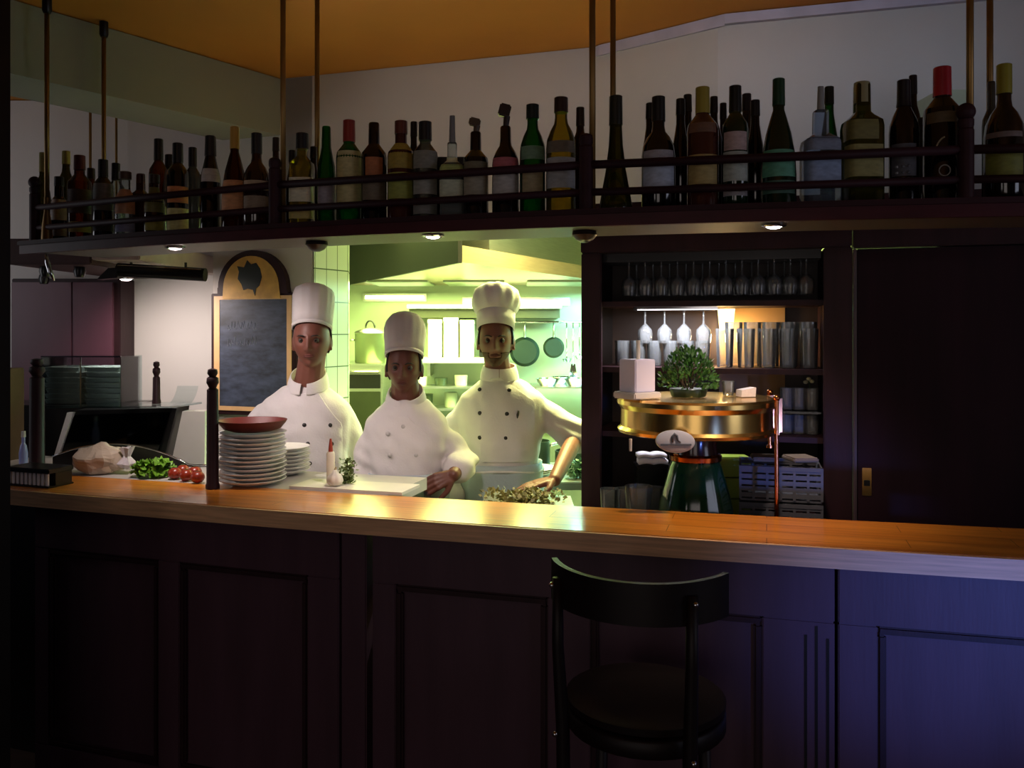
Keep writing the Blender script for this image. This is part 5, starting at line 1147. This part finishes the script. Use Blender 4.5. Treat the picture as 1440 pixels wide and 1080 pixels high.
def head_point(d, w=1.0, jaw=1.0):
    sx, sy, sz = d
    x, y, z = 0.0735 * w * sx, 0.094 * sy + 0.012, 0.004 + 0.121 * sz
    if z < -0.015:
        t = min(1.0, (-0.015 - z) / 0.10)
        x *= 1 - (0.36 - 0.22 * (jaw - 1)) * t ** 1.4
        if y > 0: y *= 1 - 0.55 * t
        else: y *= 1 - 0.10 * t
    if sy < 0.1:
        f = min(1.0, max(0.0, (0.1 - sy) / 0.5)); dy = 0.0; ax = abs(x)
        dy -= 0.004 * gz(z, 0.022, 0.010) * gz(ax, 0.025, 0.024)
        dy += 0.011 * gz(z, 0.000, 0.011) * gz(ax, 0.031, 0.015)
        nose = 0.0
        if -0.05 < z < 0.02:
            k = min(1.0, max(0.0, (0.018 - z) / 0.056)); nose = (0.006 + 0.019 * k) * gz(x, 0, 0.0075 + 0.005 * k)
            if z < -0.036: nose *= max(0.0, 1 - (-0.036 - z) / 0.012)
        dy -= nose; dy -= 0.005 * gz(ax, 0.014, 0.006) * gz(z, -0.036, 0.007)
        dy -= 0.004 * gz(ax, 0.042, 0.016) * gz(z, -0.026, 0.018)
        dy -= 0.007 * gz(x, 0, 0.024) * gz(z, -0.062, 0.013)
        dy += 0.004 * gz(x, 0, 0.024) * gz(z, -0.0625, 0.0032)
        dy += 0.004 * gz(x, 0, 0.026) * gz(z, -0.079, 0.006)
        dy -= 0.012 * min(jaw, 1.1) * gz(x, 0, 0.024) * gz(z, -0.100, 0.016)
        y += dy * f
    return Vector((x, y, z))
def head_grid(w, jaw, nu=72, nv=54):
    g = []
    for j in range(nv + 1):
        ph = -PI / 2 + PI * j / nv
        g.append([head_point((math.sin(2 * PI * i / nu) * math.cos(ph), -math.cos(2 * PI * i / nu) * math.cos(ph), math.sin(ph)), w, jaw) for i in range(nu)])
    return g
def head_shell(mb, g, M):
    nu = len(g[0]); vs = [[mb.bm.verts.new(M @ p) for p in r] for r in g[1:-1]]
    bot, top = mb.bm.verts.new(M @ g[0][0]), mb.bm.verts.new(M @ g[-1][0])
    for a, b in zip(vs, vs[1:]):
        for i in range(nu): j = (i + 1) % nu; mb.bm.faces.new((a[i], a[j], b[j], b[i]))
    for i in range(nu): j = (i + 1) % nu; mb.bm.faces.new((bot, vs[0][j], vs[0][i])); mb.bm.faces.new((top, vs[-1][i], vs[-1][j]))
def head_patch(g, M, cond, offs):
    """thin closed shell over the part of the head where cond(p) holds"""
    mb = MB(); nu, nv = len(g[0]), len(g); c0 = Vector((0, 0.01, 0)); V = {}
    def v(j, i, k):
        i %= nu
        if (j, i, k) not in V:
            p = g[j][i]; d = (p - c0).normalized(); V[(j, i, k)] = mb.bm.verts.new(M @ (p + d * (offs * (1 + 0.35 * noise.noise(p * 90)) if k else -0.003)))
        return V[(j, i, k)]
    inside = lambda j, i: cond((g[j][i % nu] + g[j + 1][i % nu] + g[j][(i + 1) % nu] + g[j + 1][(i + 1) % nu]) / 4)
    for j in range(1, nv - 2):
        for i in range(nu):
            if not inside(j, i): continue
            for k in (0, 1): mb.bm.faces.new((v(j, i, k), v(j, i + 1, k), v(j + 1, i + 1, k), v(j + 1, i, k)))
            for (jj, ii, A_, B_) in ((j - 1, i, (j, i), (j, i + 1)), (j + 1, i, (j + 1, i), (j + 1, i + 1)), (j, i - 1, (j, i), (j + 1, i)), (j, i + 1, (j, i + 1), (j + 1, i + 1))):
                if jj < 1 or jj >= nv - 2 or not inside(jj, ii): mb.bm.faces.new((v(*A_, 0), v(*B_, 0), v(*B_, 1), v(*A_, 1)))
    return mb
def hand(mb, W, f, pn, ts, curl=0.25, sc=1.0, spread=1.0):
    """wrist W, finger direction f, palm normal pn (out of the palm), ts = +1/-1 side of the thumb"""
    W, f, pn = Vector(W), Vector(f).normalized(), Vector(pn); pn = (pn - f * pn.dot(f)).normalized(); s = f.cross(pn) * ts
    for k, (o, Lm) in enumerate(((0.029, .082), (0.0095, .088), (-0.0105, .084), (-0.029, .075))):
        kn = W + f * Lm * sc + s * o * sc * 0.92; st_ = W + f * 0.012 + s * o * 0.45
        mb.limb([st_, (st_ + kn) / 2 - pn * .001, kn], [0.0145 * sc, 0.0135 * sc, 0.0112 * sc])
        Ls = ((.043, .026, .020), (.048, .030, .021), (.044, .028, .021), (.034, .021, .018))[k]; a = 0.10 * curl; p = kn; pts = [p]; d0 = (f + s * (o * 4.2 * spread)).normalized()
        for q, L_ in enumerate(Ls):
            a += curl * (0.7, 1.2, 0.9)[q] * (1 + 0.10 * k); d = d0 * math.cos(a) + pn * math.sin(a); p = p + d * L_ * sc; pts.append(p)
        mb.limb(pts, [0.0098 * sc, 0.0090 * sc, 0.0083 * sc, 0.0072 * sc])
    b = W + f * 0.022 * sc + s * 0.022 * sc; d1 = (f * .62 + s * .72 + pn * .28).normalized(); d2 = (f * .86 + s * .36 + pn * .36).normalized()
    mb.limb([b, b + d1 * .040 * sc, b + d1 * .040 * sc + d2 * .032 * sc, b + d1 * .040 * sc + d2 * .056 * sc], [0.0155 * sc, 0.0118 * sc, 0.0105 * sc, 0.0085 * sc])
def torso(mb, cx, cy, zs, hw, infl=0.0, zmin=-0.56, top=True, lean=0.0, wa=0.9):
    pr = [(0.13, 0.060, 0.060), (0.105, 0.070, 0.066), (0.080, hw * .54, 0.078), (0.052, hw * .74, 0.090), (0.022, hw * .90, 0.100), (-0.015, hw * .97, 0.108), (-0.08, hw * .98, 0.120), (-0.18, hw * (.42 + .54 * wa), 0.126), (-0.30, hw * wa, 0.122), (-0.40, hw * (wa + .04), 0.124), (-0.50, hw * (wa + .08), 0.128), (-0.57, hw * (wa + .07), 0.122)]
    rings = []
    for dz, rx, ry in pr:
        if dz < zmin: break
        if not top and dz > 0.12: continue
        rx, ry = rx + infl, ry + infl; z = zs + dz
        rings.append([(cx + rx * (abs(math.cos(a)) ** .82) * math.copysign(1, math.cos(a)), cy + lean * dz + ry * (abs(math.sin(a)) ** .9) * math.copysign(1, math.sin(a)), z) for a in [2 * PI * i / 36 for i in range(36)]])
    mb.skin(rings)
def chef(S):
    cx, cy, zs, hw = S['cx'], S['cy'], S['zs'], S['hw']
    root = thing('person', S['label'], 'person', (cx, cy, 0), 'chefs in the kitchen hatch')
    M = Matrix.Translation(S['head']) @ Matrix.Rotation(S.get('yaw', 0), 4, 'Z') @ Matrix.Rotation(S.get('roll', 0), 4, 'Y') @ Matrix.Rotation(S.get('pitch', 0), 4, 'X') @ Matrix.Diagonal((S.get('hs', 1),) * 3 + (1,))
    g = head_grid(S.get('hw_', 1.0), S.get('jaw', 1.0)); skin_ = S['skin']
    b = MB(); head_shell(b, g, M)
    for sx in (-1, 1):      # ears
        b.ball(M @ Vector((sx * 0.076, 0.016, -0.012)), 1, 14, (0.008, 0.017, 0.030), Matrix.Rotation(sx * -0.25, 3, 'Z')); b.ball(M @ Vector((sx * 0.077, 0.012, -0.036)), 0.0085, 10)
    H = M.translation
    b.limb([(cx, cy + 0.005, zs + 0.06), (cx * .5 + H.x * .5, cy * .5 + (H.y + .022) * .5, zs + 0.12), H + Vector((0, 0.024, -0.055))], [0.066, 0.059, 0.056])
    torso(b, cx, cy, zs, hw, -0.010, wa=S['wa'])
    for sd in ('L', 'R'):
        sh_, el, wr = (Vector(v) for v in S[sd][:3]); b.limb([sh_, sh_.lerp(el, .5), el, el.lerp(wr, .35), wr], [0.033, 0.034, 0.035, 0.038, 0.027]); hand(b, wr, *S[sd][3:])
    for sx in (-1, 1):
        b.limb([(cx + sx * .085, cy, zs - .55), (cx + sx * .095, cy - .005, 0.48), (cx + sx * .095, cy + .02, 0.09)], [0.085, 0.056, 0.04]); b.ball((cx + sx * .095, cy - .04, 0.05), 1, 14, (.038, .11, .034))
    body = link('body', remesh(b, 'body', 0.0042, 2, 0.45), skin_, root, 3.2)
    # face details
    for sx in (-1, 1):
        e = MB(); e.ball(M @ Vector((sx * 0.0305, -0.0650, 0.0005)), 0.0112, 16); eo = e.build('eye', M_eye, root, 3.2)
        e = MB(); e.ball(M @ Vector((sx * 0.0300, -0.0718, 0.0000)), 0.0056, 12); e.build('iris', M_iris, eo, 3.2)
        e = MB(); e.tube([M @ Vector((sx * x, y - 0.001, z)) for x, y, z in ((0.013, -0.0865, 0.0165), (0.024, -0.0870, 0.0210), (0.036, -0.0810, 0.0215), (0.047, -0.0700, 0.0165))], [0.0020, 0.0030, 0.0027, 0.0012], 8); e.build('eyebrow', M_hair, root, 3.2)
    for zz_, r in ((-0.0590, 0.0034), (-0.0665, 0.0042)):
        e = MB(); pts_ = []
        for k in range(9):
            u = -1 + k / 4; x = 0.023 * u; pts_.append(M @ (Vector((x, head_point((x / .0735, -math.sqrt(max(0, 1 - (x / .0735) ** 2 - 0.30)), -0.53), 1, 1).y - 0.0018 + 0.003 * u * u, zz_ + (0.001 * math.cos(u * 5) if zz_ > -0.06 else 0) + 0.0015 * u * u))))
        e.tube(pts_, [r * (1 - .75 * abs(-1 + k / 4) ** 2) for k in range(9)], 8); e.build('lip', M_lip, root, 3.2)
    hc = S.get('hair')
    if hc: head_patch(g, M, hc, 0.007).build('hair', M_hair, root, 3.2)
    if S.get('beard'): head_patch(g, M, S['beard'], 0.0028).build('beard', mat('brown_stubble', '4a2e1c', 0.75, var=0.3, scale=80), root, 3.2)
    # toque
    tq = S['toque']; TM = M @ Matrix.Translation((0, 0.012, 0.046)) @ Matrix.Rotation(tq.get('tilt', -0.26) - 0.12, 4, 'X')
    prof = tq['prof']; mbt = MB()
    pl_ = lambda a, z: 1 + min(1, max(0, (z - tq['band']) / .03)) * tq.get('pleat', .02) * math.sin(a * tq.get('np', 16) + 2 * math.sin(a))
    mbt.lathe([(tq['rb'] - .0005, tq['band'] - .002)] + [(r, z) for r, z in prof if z > tq['band'] + .002], (0, 0, 0), 96, sy=1.19, flute=pl_); me = mbt.mesh('crown'); me.transform(TM); to = link('toque', me, M_cloth, root, 3.2)
    mbt = MB(); mbt.lathe([(prof[0][0] - .004, 0.0), (prof[0][0] + 0.0008, 0.0), (tq['rb'] + .0008, tq['band']), (tq['rb'] - .003, tq['band'] + .001)], (0, 0, 0), 64, sy=1.19, cap0=False, cap1=False)
    me = mbt.mesh('hat_band'); me.transform(TM); link('hat_band', me, M_cloth, to, 3.2)
    # jacket with sleeves
    j = MB(); torso(j, cx, cy, zs, hw, 0.013, S['jmin'], top=False, wa=S['wa'])
    for sd in ('L', 'R'):
        sh_, el, wr = (Vector(v) for v in S[sd][:3]); fr = S.get('cuff' + sd, 0.86)
        c = el.lerp(wr, fr); ns = 4
        dn_ = (el - sh_).normalized()
        base_ = [sh_ + Vector((-math.copysign(0.085, sh_.x - cx), 0, 0.046)), sh_ + Vector((-math.copysign(0.030, sh_.x - cx), 0, 0.012)), sh_ + dn_ * 0.07]
        pts_ = base_ + [sh_.lerp(el, .6), el, c] if fr > 0.2 else base_ + [sh_.lerp(el, .6), sh_.lerp(el, 0.98 + fr)]
        rs = ([0.052, 0.062, 0.066, 0.064, 0.060, 0.052 if fr > .6 else 0.060] if fr > 0.2 else [0.052, 0.062, 0.066, 0.069, 0.072])
        j.limb(pts_, rs)
    me = remesh(j, 'jacket', 0.0075, 11, 0.5)
    els = [Vector(S[sd][1]) for sd in ('L', 'R')]
    def wr_(p):
        n1 = noise.noise(Vector((p.x * 9, p.y * 9, p.z * 5 + S['seed']))); n2 = noise.noise(Vector(((p.x + p.z * .6) * 22, p.y * 16, (p.z - p.x * .4) * 13 + S['seed'])))
        e = max(gz((p - q).length, 0, 0.11) for q in els); fold = math.sin(p.z * 95 + 3 * n1 + p.x * 30)
        return 0.003 + 0.0045 * n1 + 0.0060 * n2 + 0.0055 * e * fold + 0.0035 * math.sin(p.z * 60 + 5 * n1 + p.x * 22) * gz(p.z, zs - 0.36, 0.10)
    displace(me, wr_); ja = link('jacket', me, M_cloth, root, 3.2)
    # ray tools on the jacket
    bv = BVHTree.FromPolygons([tuple(Vector(v.co) + root.location) for v in me.vertices], [tuple(p.vertices) for p in me.polygons])
    def front(x, z):
        h = bv.ray_cast(Vector((x, cy - 1.2, z)), Vector((0, 1, 0))); return h[0]
    def eye_hit(px, py):
        o_ = Vector((0, 0, ZC)); h = bv.ray_cast(o_, (P(px, py, 1.0) - o_).normalized()); return h[0], h[1]
    # front flap
    fp = S['flap']; rows = 22; cols = 10; grid = []
    for a in range(rows + 1):
        t_ = a / rows; zz_ = fp['z1'] + (fp['z0'] - fp['z1']) * t_; xl = fp['xl'](t_); xr = fp['xr'](t_); r_ = []
        for c_ in range(cols + 1):
            h = front(xl + (xr - xl) * c_ / cols, zz_); r_.append(h if h else Vector((xl + (xr - xl) * c_ / cols, cy - .12, zz_)))
        grid.append(r_)
    m = MB(); up = [[m.bm.verts.new(p + Vector((0, -0.0065 - 0.0015 * noise.noise(p * 30), 0))) for p in r_] for r_ in grid]; dn = [[m.bm.verts.new(p + Vector((0, 0.004, 0))) for p in r_] for r_ in grid]
    for a in range(rows):
        for c_ in range(cols):
            m.bm.faces.new((up[a][c_], up[a][c_ + 1], up[a + 1][c_ + 1], up[a + 1][c_])); m.bm.faces.new((dn[a][c_ + 1], dn[a][c_], dn[a + 1][c_], dn[a + 1][c_ + 1]))
    for a in range(rows):
        for c_ in (0, cols): m.bm.faces.new((up[a][c_], up[a + 1][c_], dn[a + 1][c_], dn[a][c_]))
    for c_ in range(cols):
        for a in (0, rows): m.bm.faces.new((up[a][c_], up[a][c_ + 1], dn[a][c_ + 1], dn[a][c_]))
    m.build('front_flap', M_cloth, ja, 0.8)
    # stand collar
    m = MB(); N = 48; rings = []
    ncx, ncy = cx * .6 + H.x * .4, cy * .7 + (H.y + .02) * .3
    for dr, dz in ((0.024, -0.022), (0.020, 0.006), (0.010, 0.036), (0.005, 0.036), (0.012, 0.004), (0.014, -0.024)):
        ring = []
        for i in range(N):
            cg = S.get('gap', 0.16); a = -PI / 2 + cg + (2 * PI - 2 * cg) * i / (N - 1); fz = S.get('cf', 0.030) * math.sin(a)      # lower in front
            ring.append((ncx + (0.064 + dr) * math.cos(a), ncy + (0.066 + dr) * math.sin(a) - 0.004, zs + 0.100 + S.get('cz', 0) + dz + fz * (1 + dz * 8)))
        rings.append(ring)
    m.skin(rings + [rings[0]], False, False, closed=False); bmesh.ops.remove_doubles(m.bm, verts=m.bm.verts, dist=1e-5); m.build('collar', M_cloth, ja, 0.9)
    for px, py in S['buttons']:
        h, nn_ = eye_hit(px, py)
        if h:
            m = MB(); m.lathe([(0.0085, 0.003), (0.0092, 0.0055), (0.006, 0.0085), (0.002, 0.009)], (0, 0, 0), 14); me2 = m.mesh('button'); nn_ = nn_ if nn_.y < 0 else -nn_
            nn_ = (nn_ * .6 + Vector((0, -1, 0)) * .4).normalized(); me2.transform(Matrix.Translation(h) @ nn_.to_track_quat('Z', 'Y').to_matrix().to_4x4()); link('button', me2, S.get('bmat', M_button), ja, 0.9)
    # apron and trousers
    ap = MB(); zt_, zb_ = S['apron']; rings = []
    for k in range(15):
        z = zt_ + (zb_ - zt_) * k / 14; dz = z - zs; base = hw * (S['wa'] + (.04 if dz > -.35 else .085)); bulge = 0.030 + (0.004 if k else 0)
        ring = [(cx + (base + bulge) * (abs(math.cos(a)) ** .85) * math.copysign(1, math.cos(a)) + .003 * math.sin(9 * a), cy + (0.128 + bulge) * (abs(math.sin(a)) ** .9) * math.copysign(1, math.sin(a)) + 0.004 * math.sin(11 * a + z * 6) * min(1, k / 4), z) for a in [2 * PI * i / 72 for i in range(72)]]; rings.append(ring)
    inner = [[(cx + (p[0] - cx) * .975, cy + (p[1] - cy) * .97, p[2]) for p in r_] for r_ in rings]
    ap.skin(rings + inner[::-1] + [rings[0]], False, False); bmesh.ops.remove_doubles(ap.bm, verts=ap.bm.verts, dist=1e-6); ao = ap.build('apron', M_apron, root, 3.2)
    m = MB(); z = zt_ - 0.03; m.tube([(cx + (hw * (S['wa'] + .04) + .038) * math.cos(a) * 1.0, cy + (0.162) * math.sin(a), z + 0.006 * math.sin(3 * a)) for a in [2 * PI * i / 40 for i in range(41)]], 0.006, 8); m.build('apron_string', M_cloth, ao, 3.2)
    m = MB()
    for sx in (-1, 1): m.limb([(cx + sx * .085, cy, zs - .57), (cx + sx * .095, cy - .005, 0.48), (cx + sx * .095, cy + .02, 0.10)], [0.098, 0.076, 0.066])
    link('trousers', remesh(m, 'trousers', 0.012, 3), mat('dark_check_trousers', '3a3c44', 0.8, var=0.2, scale=60), root, 3.2)
    for sx in (-1, 1):
        m = MB(); m.ball((cx + sx * .095, cy - .04, 0.045), 1, 20, (.046, .125, .044)); m.build('shoe', M_black, root, 3.2)
    return root, ja, eye_hit
lerp = lambda a, b: (lambda t: a + (b - a) * t)
straight = [(0.082, 0), (0.083, 0.05), (0.086, 0.11), (0.087, 0.145), (0.082, 0.166), (0.062, 0.181), (0.030, 0.187), (0.002, 0.188)]
domed = [(0.083, 0), (0.085, 0.05), (0.090, 0.095), (0.091, 0.125), (0.084, 0.155), (0.066, 0.180), (0.036, 0.196), (0.002, 0.200)]
puffed = [(0.081, 0), (0.082, 0.040), (0.084, 0.070), (0.094, 0.088), (0.104, 0.112), (0.107, 0.138), (0.098, 0.168), (0.072, 0.190), (0.036, 0.200), (0.002, 0.202)]
hair_sides = lambda p: (abs(p.x) > 0.045 and 0.012 < p.y and -0.050 < p.z < 0.075) or (p.y > 0.06 and -0.075 < p.z < 0.08)
hair_full = lambda p: (abs(p.x) > 0.060 and -0.012 < p.y < .02 and -0.018 < p.z < 0.075) or hair_sides(p)
# left chef
Y1 = 3.62
chef(dict(seed=1.0, wa=0.90, cz=0.020, cx=PX(429, Y1), cy=Y1, zs=PZ(577, Y1), hw=0.190, head=Vector((PX(438, 3.55), 3.55, PZ(479, 3.47))), yaw=0.06, skin=M_skin, hw_=1.03, jaw=1.6, hair=hair_sides,
    label='chef on the left with a broad face, tall straight white hat and black-buttoned white jacket',
    L=((PX(364, Y1), Y1, PZ(590, Y1)), (PX(339, 3.64), 3.65, PZ(652, 3.64)), (PX(352, 3.6), 3.59, PZ(716, 3.60)), (0.1, -0.15, -0.95), (0.8, 0.3, -0.1), 1, 0.45),
    R=((PX(484, Y1), Y1, PZ(588, Y1)), (PX(494, 3.72), 3.73, PZ(652, 3.72)), (PX(496, 3.74), 3.74, PZ(722, 3.74)), (-0.1, -0.15, -0.95), (-0.9, 0, 0), -1, 0.45),
    jmin=-0.51, toque=dict(prof=straight, band=0.014, rb=0.0823, tilt=-0.20, pleat=0.012, np=14),
    flap=dict(z1=PZ(556, 3.43), z0=PZ(690, 3.43), xl=lambda t: PX(414, 3.43) + 0.006 * t, xr=lambda t: PX(440, 3.43) + 0.095 * min(1, t * 3)),
    buttons=[(428, 598), (464, 598), (433, 624), (466, 624), (436, 651), (468, 650)], apron=(PZ(722, 3.5), 0.55)))
# middle chef
Y2 = 3.54
chef(dict(seed=5.0, wa=0.80, cz=0.008, cx=PX(572, Y2), cy=Y2, zs=PZ(598, Y2), hw=0.168, head=Vector((PX(568, 3.50), 3.50, PZ(518, 3.42))), yaw=0.03, hs=0.95, skin=M_skin2, hw_=0.97, jaw=0.85, hair=hair_full,
    label='shorter dark-haired chef in the middle wearing a tall white hat, hand on hip',
    L=((PX(527, Y2), Y2, PZ(609, Y2)), (PX(512, 3.50), 3.50, PZ(672, 3.5)), (PX(514, 3.42), 3.42, PZ(728, 3.42)), (0.1, -0.2, -0.95), (0.9, 0, 0), 1, 0.5),
    R=((PX(613, Y2), Y2, PZ(608, Y2)), (PX(651, 3.55), 3.55, PZ(650, 3.55)), (PX(638, 3.40), 3.39, PZ(668, 3.39)), (-0.75, -0.35, -0.25), (-0.3, 0.8, -0.4), 1, 0.75, 0.95),
    cuffR=0.55, jmin=-0.40, toque=dict(prof=domed, band=0.014, rb=0.0836, tilt=-0.22, pleat=0.012, np=14),
    flap=dict(z1=PZ(585, 3.43), z0=PZ(682, 3.43), xl=lambda t: PX(561, 3.43), xr=lambda t: PX(572, 3.43) + 0.10 * min(1, t * 3)),
    buttons=[(567, 600), (546, 610), (549, 640), (585, 640)], bmat=mat('white_button', 'b9b4b4', 0.4), apron=(PZ(668, 3.40), 0.5)))
# tall chef
Y3 = 3.84
r3, j3, hit3 = chef(dict(seed=9.0, wa=0.72, cx=PX(706, Y3), cy=Y3, zs=PZ(566, Y3), hw=0.196, head=Vector((PX(697, 3.79), 3.79, PZ(479, 3.71))), yaw=-0.02, hs=1.03, cz=0.030, cf=0.010, gap=0.015, skin=M_skin, hw_=0.98, jaw=1.35, hair=hair_full,
    beard=lambda p: p.y < 0.02 and p.z < -0.048 and not (abs(p.x) < 0.026 and -0.073 < p.z < -0.053) and not (p.z > -0.05 and abs(p.x) < .03),
    label='tall bearded chef on the right in puffed white hat, one arm on the table',
    L=((PX(654, Y3), Y3, PZ(581, Y3)), (PX(618, 3.84), 3.86, PZ(648, 3.84)), (PX(640, 3.74), 3.72, PZ(712, 3.74)), (0.3, -0.4, -0.7), (0.8, 0, -0.2), 1, 0.45),
    R=((PX(760, Y3), Y3, PZ(577, Y3)), (PX(810, 3.80), 3.80, PZ(614, 3.80)), (PX(780, 3.46), 3.46, PZ(675, 3.46)), (-0.85, -0.32, -0.13), (-0.10, 0.05, -1), 1, 0.10, 1.0, 1.1),
    cuffR=0.02, jmin=-0.41, toque=dict(prof=puffed, band=0.07, rb=0.084, tilt=-0.20, pleat=0.035, np=11),
    flap=dict(z1=PZ(532, 3.70), z0=PZ(650, 3.70), xl=lambda t: PX(690, 3.70) + (PX(676, 3.70) - PX(690, 3.70)) * min(1, t * 4), xr=lambda t: PX(704, 3.70) + (PX(752, 3.7) - PX(704, 3.7)) * min(1, t * 3.5)),
    buttons=[(675, 548), (716, 549), (675, 581), (713, 582), (675, 615), (711, 616)], apron=(PZ(655, 3.70), 0.5)))
h, n_ = hit3(728, 583)
if h:
    m = MB(); m.tube([h + Vector((0.004, -0.007, 0.018)), h + Vector((0, -0.008, 0)), h + Vector((-0.003, -0.006, -0.022))], [0.004, 0.0055, 0.0025], 8); m.build('pocket_pen', M_button, j3, 3.2)
